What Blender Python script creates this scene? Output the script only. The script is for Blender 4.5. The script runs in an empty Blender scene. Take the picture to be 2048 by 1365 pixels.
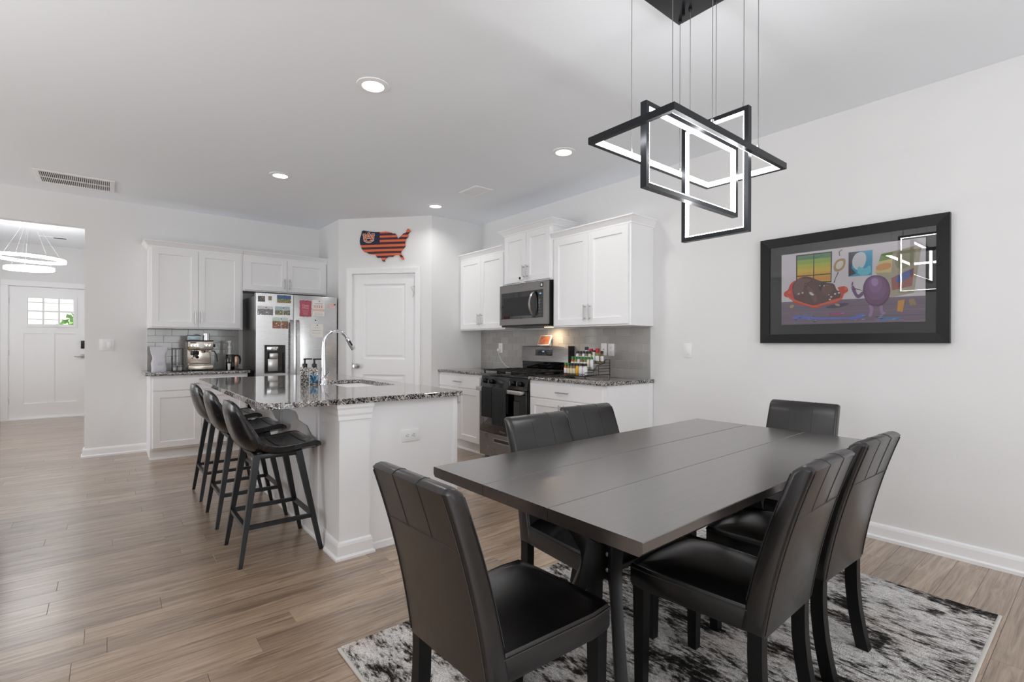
import bpy, bmesh, math, random
from mathutils import Vector, Matrix
from mathutils.geometry import tessellate_polygon
C = bpy.context.scene.collection
S = bpy.context.scene
rnd = random.Random(7)
PI = math.pi

# ---------------------------------------------------------------- camera
FPX, YAW, ROLL, CY, EYE = 990.0, math.radians(39.22), math.radians(0.18), 687.9, 1.212
cam_d = bpy.data.cameras.new('camera'); cam = bpy.data.objects.new('camera', cam_d); C.objects.link(cam)
cam_d.sensor_width = 36; cam_d.sensor_fit = 'HORIZONTAL'; cam_d.lens = FPX / 2048 * 36
cam_d.shift_y = (CY - 682.5) / 2048; cam_d.clip_start = 0.05; cam_d.clip_end = 200
fw = Vector((math.sin(YAW), math.cos(YAW), 0)); rt = Vector((math.cos(YAW), -math.sin(YAW), 0)); up = Vector((0, 0, 1))
rt2 = rt * math.cos(ROLL) + up * math.sin(ROLL); up2 = -rt * math.sin(ROLL) + up * math.cos(ROLL)
cam.matrix_world = Matrix(((rt2.x, up2.x, -fw.x, 0), (rt2.y, up2.y, -fw.y, 0), (rt2.z, up2.z, -fw.z, EYE), (0, 0, 0, 1)))
S.camera = cam
# ---------------------------------------------------------------- world, exposure
w = bpy.data.worlds.new('sky'); S.world = w; w.use_nodes = True
bg = w.node_tree.nodes['Background']; bg.inputs[0].default_value = (0.86, 0.93, 1.0, 1); bg.inputs[1].default_value = 1.3
S.view_settings.view_transform = 'Standard'; S.view_settings.look = 'None'; S.view_settings.gamma = 1.0
S.view_settings.use_curve_mapping = False; S.view_settings.exposure = -0.12
S.cycles.max_bounces = 10; S.cycles.diffuse_bounces = 8; S.cycles.glossy_bounces = 5; S.cycles.transmission_bounces = 6
S.cycles.transparent_max_bounces = 12; S.cycles.sample_clamp_indirect = 6.0; S.cycles.caustics_reflective = False; S.cycles.caustics_refractive = False
S.cycles.use_denoising = True
def area(name, loc, rot, sx, sy, power, col=(1, 1, 1), shape='RECTANGLE', spread=180):
    l = bpy.data.lights.new(name, 'AREA'); l.shape = shape; l.size = sx
    if shape in ('RECTANGLE', 'ELLIPSE'): l.size_y = sy
    l.energy = power; l.color = col; l.spread = math.radians(spread)
    o = bpy.data.objects.new(name, l); o.location = loc; o.rotation_euler = rot; C.objects.link(o); return o
# daylight at the openings of the house (living-room windows to the left, patio door and window behind the camera)
XR0, YB0 = 3.735, 6.85
LP = dict(living=64, side=36, patio=58, foyer=17, led=28, recessed=3.8, ring=12, fill_left=44, fill_rear=26, sun=4, world=1.3)
area('daylight_living_window', (-4.44, 6.0, 1.15), (0, -PI/2-.1, 0), 2.1, 1.35, LP['living'], (0.97, 0.985, 1.0))
area('daylight_side_window', (-4.44, .55, 1.4), (0, -PI/2-.2, 0), 1.6, 2.2, LP['side'], (0.97, 0.985, 1.0))
area('daylight_patio_door', (1.2, -2.56, 1.2), (PI/2+.3, 0, 0), 2.6, 2.0, LP['patio'], (0.96, 0.98, 1.0))
area('foyer_fill_light', (-1.86, 8.9, 1.5), (0, -PI/2, 0), 1.4, 1.4, LP['foyer'], (0.97, 0.985, 1.0))  # unseen area light added to brighten the foyer
# two unseen up-lights, added to brighten the ceiling as bounce fill; no fixtures
area('ceiling_fill_left', (-1.7, 2.1, .95), (PI, 0, 0), .6, .6, LP['fill_left'], (1, .985, .97), 'DISK')
area('ceiling_fill_rear', (.3, -1.2, 1.1), (PI, 0, 0), .4, .4, LP['fill_rear'], (1, .985, .97), 'DISK')
sun_d = bpy.data.lights.new('sun', 'SUN'); sun_d.energy = LP['sun']; sun_d.angle = .01; sun_d.color = (1, .97, .93)
sun = bpy.data.objects.new('sun', sun_d); C.objects.link(sun); sun.rotation_euler = Vector((-.3, .7, -.65)).to_track_quat('-Z', 'Y').to_euler()
XR, YB, ZC = 3.735, 6.85, 2.745

# ---------------------------------------------------------------- materials
def lin(c):
    return tuple((x/255/12.92 if x/255 <= .04045 else ((x/255+.055)/1.055)**2.4) for x in c[:3]) + (1,)
class NT:
    def __init__(s, m): s.t = m.node_tree; s.n = s.t.nodes; s.l = s.t.links; s.b = s.n['Principled BSDF']
    def new(s, ty, **kw):
        n = s.n.new(ty)
        for k, v in kw.items():
            if k.startswith('i_'):
                key = k[2:]; n.inputs[int(key) if key.isdigit() else key].default_value = v
            else: setattr(n, k, v)
        return n
    def link(s, a, b): s.l.new(a, b)
    def mapping(s, scale=(1, 1, 1), coord='Object', rot=(0, 0, 0)):
        tc = s.new('ShaderNodeTexCoord'); mp = s.new('ShaderNodeMapping')
        mp.inputs['Scale'].default_value = scale; mp.inputs['Rotation'].default_value = rot
        s.link(tc.outputs[coord], mp.inputs[0]); return mp.outputs[0]
    def noise(s, vec, scale, detail=4, rough=.55, dist=0):
        n = s.new('ShaderNodeTexNoise'); n.inputs['Scale'].default_value = scale; n.inputs['Detail'].default_value = detail
        n.inputs['Roughness'].default_value = rough; n.inputs['Distortion'].default_value = dist; s.link(vec, n.inputs['Vector']); return n.outputs['Fac']
    def ramp(s, fac, stops, const=False):
        r = s.new('ShaderNodeValToRGB'); e = r.color_ramp.elements
        if const: r.color_ramp.interpolation = 'CONSTANT'
        while len(e) < len(stops): e.new(.5)
        for k, (p, c) in enumerate(stops): e[k].position = p; e[k].color = c if len(c) == 4 else lin(c)
        s.link(fac, r.inputs[0]); return r.outputs[0]
    def mix(s, f, a, b, mode='MIX'):
        m = s.new('ShaderNodeMix', data_type='RGBA', blend_type=mode)
        for sock, v in ((m.inputs[0], f), (m.inputs[6], a), (m.inputs[7], b)):
            if hasattr(v, 'is_linked'): s.link(v, sock)
            else: sock.default_value = v
        return m.outputs[2]
    def bump(s, h, strength=.2, dist=.002):
        n = s.new('ShaderNodeBump'); n.inputs['Strength'].default_value = strength; n.inputs['Distance'].default_value = dist
        s.link(h, n.inputs['Height']); s.link(n.outputs[0], s.b.inputs['Normal'])
def mat(name, col, rough=.5, metal=0, coat=0, spec=.5, emit=None, es=0, coat_rough=.05):
    m = bpy.data.materials.new(name); m.use_nodes = True; b = m.node_tree.nodes['Principled BSDF']
    b.inputs['Base Color'].default_value = lin(col); b.inputs['Roughness'].default_value = rough; b.inputs['Metallic'].default_value = metal
    b.inputs['Coat Weight'].default_value = coat; b.inputs['Coat Roughness'].default_value = coat_rough; b.inputs['Specular IOR Level'].default_value = spec
    if emit is not None: b.inputs['Emission Color'].default_value = lin(emit); b.inputs['Emission Strength'].default_value = es
    # a trace of surface relief so nothing is perfectly flat
    if not es and metal < .5 and rough > .25:
        t = NT(m); t.bump(t.noise(t.mapping(), 60, 3), .04, .002)
    return m
M = {}
M['wall'] = mat('wall_paint', (232, 232, 232), .75)
M['ceiling'] = mat('ceiling_paint', (241, 245, 250), .85)
M['trim'] = mat('white_trim', (244, 244, 245), .4)
M['cab'] = mat('white_cabinet', (244, 244, 245), .38)
M['nickel'] = mat('brushed_nickel', (190, 188, 186), .28, 1)
M['chrome'] = mat('chrome', (225, 225, 228), .07, 1)
M['plate'] = mat('white_plastic', (240, 240, 240), .3)
M['slot'] = mat('dark_slot', (50, 50, 50), .5)
M['blackgloss'] = mat('black_enamel', (9, 9, 10), .12, 0, .5)
M['blackglass'] = mat('black_glass', (6, 6, 7), .04, 0, 1)
M['iron'] = mat('cast_iron', (22, 22, 23), .55)
M['blackmetal'] = mat('black_powder_coat', (13, 16, 19), .38)
M['blackplastic'] = mat('black_plastic', (18, 18, 19), .35)
M['frame'] = mat('dark_frame', (12, 11, 12), .38, 0, 0, .3)
M['matboard'] = mat('charcoal_mat', (44, 46, 48), .8)
M['alu'] = mat('anodised_black', (32, 34, 38), .32, .6)
M['led'] = mat('led_strip', (255, 255, 255), .5, emit=(255, 255, 255), es=LP['led'])
M['ring'] = mat('ring_led', (255, 255, 255), .5, emit=(255, 255, 255), es=LP['ring'])
M['lens'] = mat('light_lens', (255, 255, 255), .5, emit=(255, 252, 246), es=14*LP['recessed']/7.5)
M['copper'] = mat('copper', (176, 140, 124), .3, 1)
M['thread'] = mat('grey_thread', (50, 48, 47), .7)
M['wirewhite'] = mat('white_cable', (232, 232, 230), .4)
M['cable'] = mat('grey_cable', (112, 112, 112), .5)
M['red'] = mat('red_lid', (178, 26, 30), .35); M['green'] = mat('green_lid', (52, 122, 48), .35); M['navy'] = mat('navy_lid', (28, 30, 52), .35)
M['yellow'] = mat('yellow_label', (226, 172, 40), .5); M['cream'] = mat('cream_label', (222, 212, 184), .5); M['whitelabel'] = mat('white_label', (226, 226, 228), .5)
M['spiceorange'] = mat('paprika', (178, 92, 40), .45); M['spicegreen'] = mat('herbs', (120, 132, 74), .5); M['spicebrown'] = mat('brown_spice', (128, 98, 62), .5)
M['towel'] = mat('black_towel', (34, 35, 36), .95)
M['paper'] = mat('white_paper', (236, 234, 230), .7)
M['pink'] = mat('raspberry_card', (176, 84, 104), .6); M['blush'] = mat('blush_paper', (232, 196, 186), .7)
M['ink'] = mat('grey_ink', (130, 128, 128), .7); M['darkink'] = mat('dark_ink', (40, 40, 42), .6)
M['bag'] = mat('pale_foil_bag', (206, 205, 212), .38)
M['taupe'] = mat('taupe_fabric', (112, 100, 94), .9)
M['bluewater'] = mat('blue_glitter', (26, 92, 130), .15, 0, .6)
M['display'] = mat('lit_screen', (20, 20, 22), .2, emit=(150, 205, 255), es=1.5)
M['siding'] = mat('white_siding', (236, 236, 234), .6)

def m_steel():
    m = mat('stainless_steel', (208, 208, 208), .26, 1); t = NT(m)
    n = t.noise(t.mapping((1.2, 1.2, 260)), 4, 3); t.link(t.ramp(n, [(.3, (.24,)*3+(1,)), (.75, (.30,)*3+(1,))]), t.b.inputs['Roughness'])
    return m
M['steel'] = m_steel()
def m_darksteel():
    m = mat('dark_stainless', (150, 148, 146), .3, 1); t = NT(m)
    n = t.noise(t.mapping((1.2, 260, 1.2)), 4, 3); t.link(t.ramp(n, [(.3, (.24,)*3+(1,)), (.75, (.40,)*3+(1,))]), t.b.inputs['Roughness'])
    return m
M['darksteel'] = m_darksteel()
def m_granite():
    m = mat('speckled_granite', (120, 118, 116), .06, 0, .3); t = NT(m); v = t.mapping()
    def vor(sc):
        n = t.new('ShaderNodeTexVoronoi'); n.inputs['Scale'].default_value = sc; n.inputs['Randomness'].default_value = 1
        t.link(v, n.inputs['Vector']); s = t.new('ShaderNodeSeparateColor'); t.link(n.outputs['Color'], s.inputs[0]); return s.outputs[0], s.outputs[1]
    a, b = vor(170); c, d = vor(75)
    ca = t.ramp(a, [(0, (26, 25, 26)), (.26, (74, 70, 70)), (.46, (128, 122, 120)), (.66, (176, 170, 168)), (.86, (214, 210, 206))], True)
    cb = t.ramp(c, [(0, (40, 38, 38)), (.3, (120, 112, 106)), (.6, (150, 148, 148)), (.85, (196, 190, 182))], True)
    f = t.ramp(b, [(.45, (0, 0, 0, 1)), (.5, (1, 1, 1, 1))])
    t.link(t.mix(f, ca, cb), t.b.inputs['Base Color']); return m
M['granite'] = m_granite()
def m_leather(name, c0, c1, rough=.30):
    m = mat(name, c0, rough, 0, .42, .5, coat_rough=.27); t = NT(m); v = t.mapping()
    n = t.noise(v, 7, 3, .5, .3); t.link(t.ramp(n, [(.25, c0), (.8, c1)]), t.b.inputs['Base Color'])
    t.bump(t.noise(v, 95, 6, .65, .3), .12, .002)
    t.link(t.ramp(t.noise(v, 14, 4), [(.2, (rough-.02,)*3+(1,)), (.8, (rough+.05,)*3+(1,))]), t.b.inputs['Roughness']); return m
M['leather'] = m_leather('black_leather', (10, 9, 9), (24, 21, 20))
M['stoolskin'] = m_leather('stool_leather', (9, 10, 12), (19, 20, 23), .25)
def m_table():
    m = mat('espresso_wood', (36, 31, 30), .34, 0, 1.0, .6, coat_rough=.22); t = NT(m)
    n = t.noise(t.mapping((1.2, 26, 26)), 3, 6, .6, .4); t.link(t.ramp(n, [(.3, (27, 23, 22)), (.75, (46, 39, 36))]), t.b.inputs['Base Color']); t.bump(n, .05, .001); t.b.inputs['IOR'].default_value = 1.5; t.b.inputs['Coat IOR'].default_value = 2.25; t.b.inputs['Coat Tint'].default_value = (1, .97, .94, 1)
    return m
M['table'] = m_table()
M['legwood'] = mat('black_leg_wood', (7, 7, 7), .40, 0, 0, .3)
def m_floor():
    m = mat('wood_plank', (130, 105, 86), .36, 0, 1.0, .5, coat_rough=.24); t = NT(m)
    geo = t.new('ShaderNodeNewGeometry'); oi = t.new('ShaderNodeObjectInfo')
    ad = t.new('ShaderNodeMath', operation='ADD'); t.link(geo.outputs['Random Per Island'], ad.inputs[0]); t.link(oi.outputs['Random'], ad.inputs[1])
    fr = t.new('ShaderNodeMath', operation='FRACT'); t.link(ad.outputs[0], fr.inputs[0])
    mul = t.new('ShaderNodeMath', operation='MULTIPLY'); t.link(fr.outputs[0], mul.inputs[0]); mul.inputs[1].default_value = 37.0
    off = t.new('ShaderNodeCombineXYZ'); t.link(mul.outputs[0], off.inputs[0]); t.link(mul.outputs[0], off.inputs[2])
    va = t.new('ShaderNodeVectorMath', operation='ADD'); t.link(geo.outputs['Position'], va.inputs[0]); t.link(off.outputs[0], va.inputs[1])
    def mp(sc):
        n = t.new('ShaderNodeMapping'); n.inputs['Scale'].default_value = sc; t.link(va.outputs[0], n.inputs[0]); return n.outputs[0]
    g1 = t.noise(mp((1.1, 15, 1)), 2.2, 6, .62, 1.3); g2 = t.noise(mp((2.2, 70, 1)), 2.0, 4, .6, .3); kn = t.noise(mp((2.4, 9, 1)), 1.5, 3, .5, .8)
    base = t.ramp(g1, [(.24, (96, 76, 60)), (.38, (138, 115, 94)), (.52, (166, 143, 120)), (.66, (182, 160, 138)), (.82, (202, 182, 160))])
    fine = t.ramp(g2, [(.3, (.80, .78, .76, 1)), (.6, (1, 1, 1, 1))])
    c = t.mix(1.0, base, fine, 'MULTIPLY')
    kr = t.ramp(kn, [(.22, (.40, .35, .31, 1)), (.33, (1, 1, 1, 1))]); c = t.mix(.85, c, kr, 'MULTIPLY')
    ck = t.noise(mp((1.6, 42, 1)), 2.4, 5, .7, 1.0); cr = t.ramp(ck, [(.30, (.50, .44, .40, 1)), (.38, (1, 1, 1, 1))]); c = t.mix(.8, c, cr, 'MULTIPLY')
    pr = t.ramp(fr.outputs[0], [(0, (.78, .76, .74, 1)), (.5, (.97, .95, .93, 1)), (1, (1.14, 1.13, 1.12, 1))]); c = t.mix(1.0, c, pr, 'MULTIPLY')
    t.link(c, t.b.inputs['Base Color']); t.link(t.ramp(g1, [(.3, (.40,)*3+(1,)), (.7, (.33,)*3+(1,))]), t.b.inputs['Roughness'])
    t.bump(g2, .10, .002); t.b.inputs['Coat IOR'].default_value = 1.6; return m
M['floor'] = m_floor()
def m_rug():
    m = mat('rug_pile', (200, 196, 192), .98, 0, 0, .15); t = NT(m)
    v = t.mapping((1.9, 1, 1), rot=(0, 0, .12)); v1 = t.mapping()
    a = t.noise(v, 3.2, 7, .68, .6); b = t.noise(v1, 210, 2, .5); c = t.noise(v1, 2.0, 2)
    d = t.noise(t.mapping((3.2, 1, 1), rot=(0, 0, .1)), 22, 6, .72, .4)
    mx = t.new('ShaderNodeMath', operation='MULTIPLY_ADD'); t.link(d, mx.inputs[0]); mx.inputs[1].default_value = .7; t.link(a, mx.inputs[2])
    col = t.ramp(mx.outputs[0], [(.66, (22, 21, 21)), (.76, (50, 47, 45)), (.815, (140, 135, 131)), (.875, (212, 208, 205)), (1.0, (242, 239, 236))])
    warm = t.ramp(c, [(.56, (1, 1, 1, 1)), (.7, (1.0, .90, .83, 1))]); col = t.mix(.8, col, warm, 'MULTIPLY')
    sp = t.ramp(b, [(.35, (.62, .62, .62, 1)), (.6, (1.05, 1.05, 1.05, 1))]); col = t.mix(1.0, col, sp, 'MULTIPLY')
    t.link(col, t.b.inputs['Base Color']); t.bump(b, .9, .006); return m
M['rug'] = m_rug()
M['rugbind'] = mat('rug_binding', (206, 202, 196), .85)
def m_tile():
    m = mat('grey_glazed_tile', (165, 163, 160), .1, 0, .3); t = NT(m); oi = t.new('ShaderNodeObjectInfo')
    t.link(t.ramp(oi.outputs['Random'], [(0, (160, 158, 155)), (1, (172, 170, 167))]), t.b.inputs['Base Color']); return m
M['tile'] = m_tile(); M['grout'] = mat('light_grout', (206, 205, 202), .9)
def m_glass(name='pane_glass', rough=0.0):
    m = bpy.data.materials.new(name); m.use_nodes = True; t = m.node_tree; n = t.nodes; n.clear()
    o = n.new('ShaderNodeOutputMaterial'); mx = n.new('ShaderNodeMixShader'); tr = n.new('ShaderNodeBsdfTransparent'); gl = n.new('ShaderNodeBsdfGlossy'); fr = n.new('ShaderNodeFresnel')
    gl.inputs['Roughness'].default_value = rough; fr.inputs[0].default_value = 1.55
    t.links.new(fr.outputs[0], mx.inputs[0]); t.links.new(tr.outputs[0], mx.inputs[1]); t.links.new(gl.outputs[0], mx.inputs[2]); t.links.new(mx.outputs[0], o.inputs[0]); return m
M['glass'] = m_glass()
def m_photo(name, sky, mid, low, sc=5, seed=0, horizon=.62):
    m = mat(name, mid, .25, 0, .3); t = NT(m); tc = t.new('ShaderNodeTexCoord')
    mp = t.new('ShaderNodeMapping'); mp.inputs['Location'].default_value = (seed, seed, seed); mp.inputs['Scale'].default_value = (1.6, 1, 1); t.link(tc.outputs['Generated'], mp.inputs[0])
    n = t.noise(mp.outputs[0], sc, 3, .6); sx = t.new('ShaderNodeSeparateXYZ'); t.link(tc.outputs['Generated'], sx.inputs[0])
    light = tuple(min(255, int(c*1.5+30)) for c in mid)
    land = t.ramp(n, [(.36, low), (.46, mid), (.56, low), (.64, light)])
    ma = t.new('ShaderNodeMath', operation='MULTIPLY_ADD'); t.link(n, ma.inputs[0]); ma.inputs[1].default_value = .35; t.link(sx.outputs[2], ma.inputs[2])
    f = t.ramp(ma.outputs[0], [(horizon+.15, (0, 0, 0, 1)), (horizon+.19, (1, 1, 1, 1))])
    t.link(t.mix(f, land, lin(sky)), t.b.inputs['Base Color']); return m

# ---------------------------------------------------------------- mesh helpers
class MB:
    def __init__(s): s.b = bmesh.new()
    def box(s, x0, x1, y0, y1, z0, z1, r=0, seg=2):
        b = s.b; vs = [b.verts.new((x, y, z)) for x in (x0, x1) for y in (y0, y1) for z in (z0, z1)]
        fs = [b.faces.new([vs[i] for i in f]) for f in ((0, 1, 3, 2), (4, 6, 7, 5), (0, 4, 5, 1), (2, 3, 7, 6), (0, 2, 6, 4), (1, 5, 7, 3))]
        if r:
            es = {e for f in fs for e in f.edges}
            bmesh.ops.bevel(b, geom=list(es), offset=r, segments=seg, profile=.5, affect='EDGES', clamp_overlap=True)
        return s
    def prism(s, poly, d0, d1, axis='y', r=0, seg=2, rcap=True):
        # polygon (u,v) extruded along axis: axis x -> (d,u,v); y -> (u,d,v); z -> (u,v,d)
        f = {'x': lambda u, v, d: (d, u, v), 'y': lambda u, v, d: (u, d, v), 'z': lambda u, v, d: (u, v, d)}[axis]
        b = s.b; A = [b.verts.new(f(u, v, d0)) for u, v in poly]; B = [b.verts.new(f(u, v, d1)) for u, v in poly]
        n = len(poly); fa = b.faces.new(A); fb = b.faces.new(B[::-1]); sides = [b.faces.new((A[(i+1) % n], A[i], B[i], B[(i+1) % n])) for i in range(n)]
        bmesh.ops.recalc_face_normals(b, faces=[fa, fb] + sides)
        if r: bmesh.ops.bevel(b, geom=list(set(fa.edges) | set(fb.edges)), offset=r, segments=seg, profile=.5, affect='EDGES', clamp_overlap=True)
        return s
    def rings(s, rings, cap=True, closed=False):
        b = s.b; R = [[b.verts.new(p) for p in r] for r in rings]; n = len(R[0]); m = len(R); fs = []
        for i in range(m if closed else m-1):
            p, q = R[i], R[(i+1) % m]
            for k in range(n): fs.append(b.faces.new((p[k], p[(k+1) % n], q[(k+1) % n], q[k])))
        if cap and not closed: fs.append(b.faces.new(R[0][::-1])); fs.append(b.faces.new(R[-1]))
        bmesh.ops.recalc_face_normals(b, faces=fs); return s
    def tube(s, pts, r, seg=8, closed=False, square=False, cap=True):
        pts = [Vector(p) for p in pts]; n = len(pts); rr = r if isinstance(r, (list, tuple)) else [r]*n; out = []; prev = None
        for i, p in enumerate(pts):
            if closed: t = (pts[(i+1) % n]-pts[i-1]).normalized()
            else: t = (pts[min(i+1, n-1)]-pts[max(i-1, 0)]).normalized()
            if prev is None:
                ref = Vector((0, 0, 1)) if abs(t.z) < .9 else Vector((0, 1, 0)); u = t.cross(ref).normalized()
            else: u = (prev - t*prev.dot(t)).normalized()
            prev = u; v = t.cross(u)
            if square: out.append([p + (u*a+v*c)*rr[i] for a, c in ((1, 1), (-1, 1), (-1, -1), (1, -1))])
            else: out.append([p + (u*math.cos(a)+v*math.sin(a))*rr[i] for a in (2*PI*k/seg for k in range(seg))])
        return s.rings(out, cap, closed)
    def lathe(s, prof, c=(0, 0, 0), seg=20, axis='z'):
        out = []
        for r, z in prof:
            r = max(r, 1e-4); ring = []
            for k in range(seg):
                a = 2*PI*k/seg; x, y = r*math.cos(a), r*math.sin(a)
                q = {'z': (x, y, z), 'x': (z, x, y), 'y': (y, z, x)}[axis]
                ring.append((c[0]+q[0], c[1]+q[1], c[2]+q[2]))
            out.append(ring)
        return s.rings(out)
    def build(s, name, m, parent=None, loc=None, smooth=35, rotz=None):
        me = bpy.data.meshes.new(name); s.b.to_mesh(me); s.b.free()
        if smooth:
            me.polygons.foreach_set('use_smooth', [True]*len(me.polygons)); me.set_sharp_from_angle(angle=math.radians(smooth))
        ms = m if isinstance(m, (list, tuple)) else [m]
        for q in ms: me.materials.append(q)
        o = bpy.data.objects.new(name, me); C.objects.link(o)
        if parent: o.parent = parent
        if loc: o.location = loc
        if rotz is not None: o.rotation_euler = (0, 0, rotz)
        return o
def thing(name, label, cat, loc=(0, 0, 0), rotz=0, group=None):
    o = bpy.data.objects.new(name, None); o.empty_display_size = .1; C.objects.link(o); o.location = loc; o.rotation_euler = (0, 0, rotz)
    return tag(o, label, cat, group)
def tag(o, label, cat, group=None):
    o['label'] = label; o['category'] = cat
    if group: o['group'] = group
    return o
def struct(o): o['kind'] = 'structure'; return o
def box(name, m, parent, *a, r=0, seg=2): return MB().box(*a, r=r, seg=seg).build(name, m, parent)
def kids(o): return [x for x in bpy.data.objects if x.parent == o]
def dup(root, loc, rotz, label, group=None):
    r = root.copy(); C.objects.link(r); r.location = loc; r.rotation_euler = (0, 0, rotz); r['label'] = label
    if group: r['group'] = group
    for ch in kids(root):
        c = ch.copy(); C.objects.link(c); c.parent = r
        for g in kids(ch):
            d = g.copy(); C.objects.link(d); d.parent = c
    return r
def text(name, body, size, m, parent, mtx, depth=.0006):
    cu = bpy.data.curves.new(name, 'FONT'); cu.body = body; cu.size = size; cu.extrude = depth; cu.align_x = 'CENTER'; cu.align_y = 'CENTER'
    o = bpy.data.objects.new(name, cu); C.objects.link(o); bpy.context.view_layer.update()
    me = bpy.data.meshes.new_from_object(o); bpy.data.objects.remove(o)
    me.materials.clear(); me.materials.append(m); me.transform(mtx)
    t = bpy.data.objects.new(name, me); C.objects.link(t); t.parent = parent; return t
def smooth_poly(pts, n=3):
    # Chaikin rounding of a closed polygon
    for _ in range(n):
        q = []
        for i in range(len(pts)):
            a, b = pts[i], pts[(i+1) % len(pts)]
            q += [(a[0]*.75+b[0]*.25, a[1]*.75+b[1]*.25), (a[0]*.25+b[0]*.75, a[1]*.25+b[1]*.75)]
        pts = q
    return pts
def rrect(x0, x1, z0, z1, r, n=5):
    out = []
    for cx, cz, a0 in ((x1-r, z1-r, 0), (x0+r, z1-r, PI/2), (x0+r, z0+r, PI), (x1-r, z0+r, 1.5*PI)):
        out += [(cx+r*math.cos(a0+PI/2*k/n), cz+r*math.sin(a0+PI/2*k/n)) for k in range(n+1)]
    return out
# ================================================================ setting
floor = struct(box('floor', mat('subfloor', (84, 68, 56), .8), None, -4.6, 3.9, -2.7, 11.0, -.06, -.006))
PW, PL = .1285, 1.22
def plank_mesh(x0, x1, y0, y1):
    g = .0004; b = .0010
    x0 += g; x1 -= g; y0 += g; y1 -= g
    v = [(x0, y0, -.006), (x1, y0, -.006), (x1, y1, -.006), (x0, y1, -.006), (x0, y0, -b), (x1, y0, -b), (x1, y1, -b), (x0, y1, -b),
         (x0+b, y0+b, 0), (x1-b, y0+b, 0), (x1-b, y1-b, 0), (x0+b, y1-b, 0)]
    f = [(0, 1, 5, 4), (1, 2, 6, 5), (2, 3, 7, 6), (3, 0, 4, 7), (4, 5, 9, 8), (5, 6, 10, 9), (6, 7, 11, 10), (7, 4, 8, 11), (8, 9, 10, 11)]
    return v, f
rows = []; prnd = random.Random(11)
y = .311 - PW*24; rest_v = []; rest_f = []; proto = None; npl = 0
while y < 10.9:
    x = -4.6 - prnd.random()*PL
    while x < 3.74:
        x0, x1 = max(x, -4.6), min(x+PL, 3.735); x += PL
        if x1-x0 < .03: continue
        xm, ym = (x0+x1)/2, y+PW/2
        def shown(px, py):
            d = px*fw.x+py*fw.y; s_ = px*rt.x+py*rt.y
            return d > 1.6 and abs(s_) < d*1.08
        hid = (.75 < x0 and x1 < 3.05 and .36 < y and y+PW < 1.92) or (x0 > 1.0 and x1 < 1.78 and y > 2.8 and y < 4.9) or (x0 > 2.15 and y > 5.0) or x0 > 3.15 and y > 2.6 or y > 6.85 and x0 > -.19
        v, f = plank_mesh(x0, x1, y, y+PW)
        if y < 5.0 and not hid and npl < 300 and (shown(x0, ym) or shown(x1, ym) or shown(xm, ym)):
            me = bpy.data.meshes.new('plank'); me.from_pydata(v, [], f); me.materials.append(M['floor'])
            o = bpy.data.objects.new('plank', me); C.objects.link(o); o.parent = floor; npl += 1
        else:
            n0 = len(rest_v); rest_v += v; rest_f += [tuple(i+n0 for i in q) for q in f]
    y += PW
me = bpy.data.meshes.new('floor_planking'); me.from_pydata(rest_v, [], rest_f); me.materials.append(M['floor'])
o = bpy.data.objects.new('floor_planking', me); C.objects.link(o); o.parent = floor; o['kind'] = 'stuff'

ceiling = struct(box('ceiling', M['ceiling'], None, -6.2, 5.4, -6.0, 11.0, ZC, ZC+.1))  # unseen overhang past the walls, added to keep sun out of the openings
wall_right = struct(box('wall_right', M['wall'], None, XR, XR+.12, -2.7, 5.32, 0, ZC))
b = MB(); b.box(-.19, 2.33, YB, YB+.12, 0, ZC); b.box(-1.75, -.19, YB, YB+.12, 2.422, ZC); b.box(-4.6, -1.75, YB, YB+.12, 0, ZC)
wall_back = struct(b.build('wall_back', M['wall']))
b = MB(); b.box(0, .182, 0, .12, 0, ZC); b.box(1.005, 1.2075, 0, .12, 0, ZC); b.box(.182, 1.005, 0, .12, 2.068, ZC)
PA = math.atan2(5.2-6.115, 2.998-2.21)
wall_pantry = struct(b.build('wall_pantry', M['wall'], None, (2.21, 6.115, 0), rotz=PA))
struct(box('wall_pantry_left', M['wall'], None, 2.21, 2.30, 6.115, YB, 0, ZC))
struct(box('wall_pantry_right', M['wall'], None, 2.998, XR, 5.2, 5.32, 0, ZC))
# outer walls beyond the frame, with the openings the daylight comes through
b = MB(); plate_y = [(-.6, 1.7), (5.3, 6.7)]; ys = [-2.7, -.6, 1.7, 5.3, 6.7, 10.9]
for ya, yb in zip(ys, ys[1:]):
    if (ya, yb) in plate_y: b.box(-4.6, -4.5, ya, yb, 0, .7 if ya < 2 else .06); b.box(-4.6, -4.5, ya, yb, 2.35, ZC)
    else: b.box(-4.6, -4.5, ya, yb, 0, ZC)
struct(b.build('wall_left', M['wall']))
b = MB(); b.box(-4.6, -.15, -2.7, -2.6, 0, ZC); b.box(2.55, XR+.12, -2.7, -2.6, 0, ZC); b.box(-.15, 2.55, -2.7, -2.6, 2.3, ZC)
struct(b.build('wall_front', M['wall']))
struct(box('window_1', M['trim'], None, -4.58, -4.49, 5.95, 6.05, .06, 2.35))
struct(box('window_2', M['trim'], None, 1.17, 1.23, -2.68, -2.59, 0, 2.3))
YD = 10.76
b = MB(); b.box(-1.9, -1.19, YD, YD+.12, 0, ZC); b.box(-.265, .6, YD, YD+.12, 0, ZC); b.box(-1.19, -.265, YD, YD+.12, 2.095, ZC)
struct(b.build('wall_foyer_back', M['wall']))
b = MB(); b.box(-2.0, -1.9, YB+.12, 8.2, 0, ZC); b.box(-2.0, -1.9, 9.6, YD, 0, ZC); b.box(-2.0, -1.9, 8.2, 9.6, 0, .8); b.box(-2.0, -1.9, 8.2, 9.6, 2.2, ZC)
struct(b.build('wall_foyer_left', M['wall']))
struct(box('wall_foyer_right', M['wall'], None, .5, .6, YB+.12, YD, 0, ZC))
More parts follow.
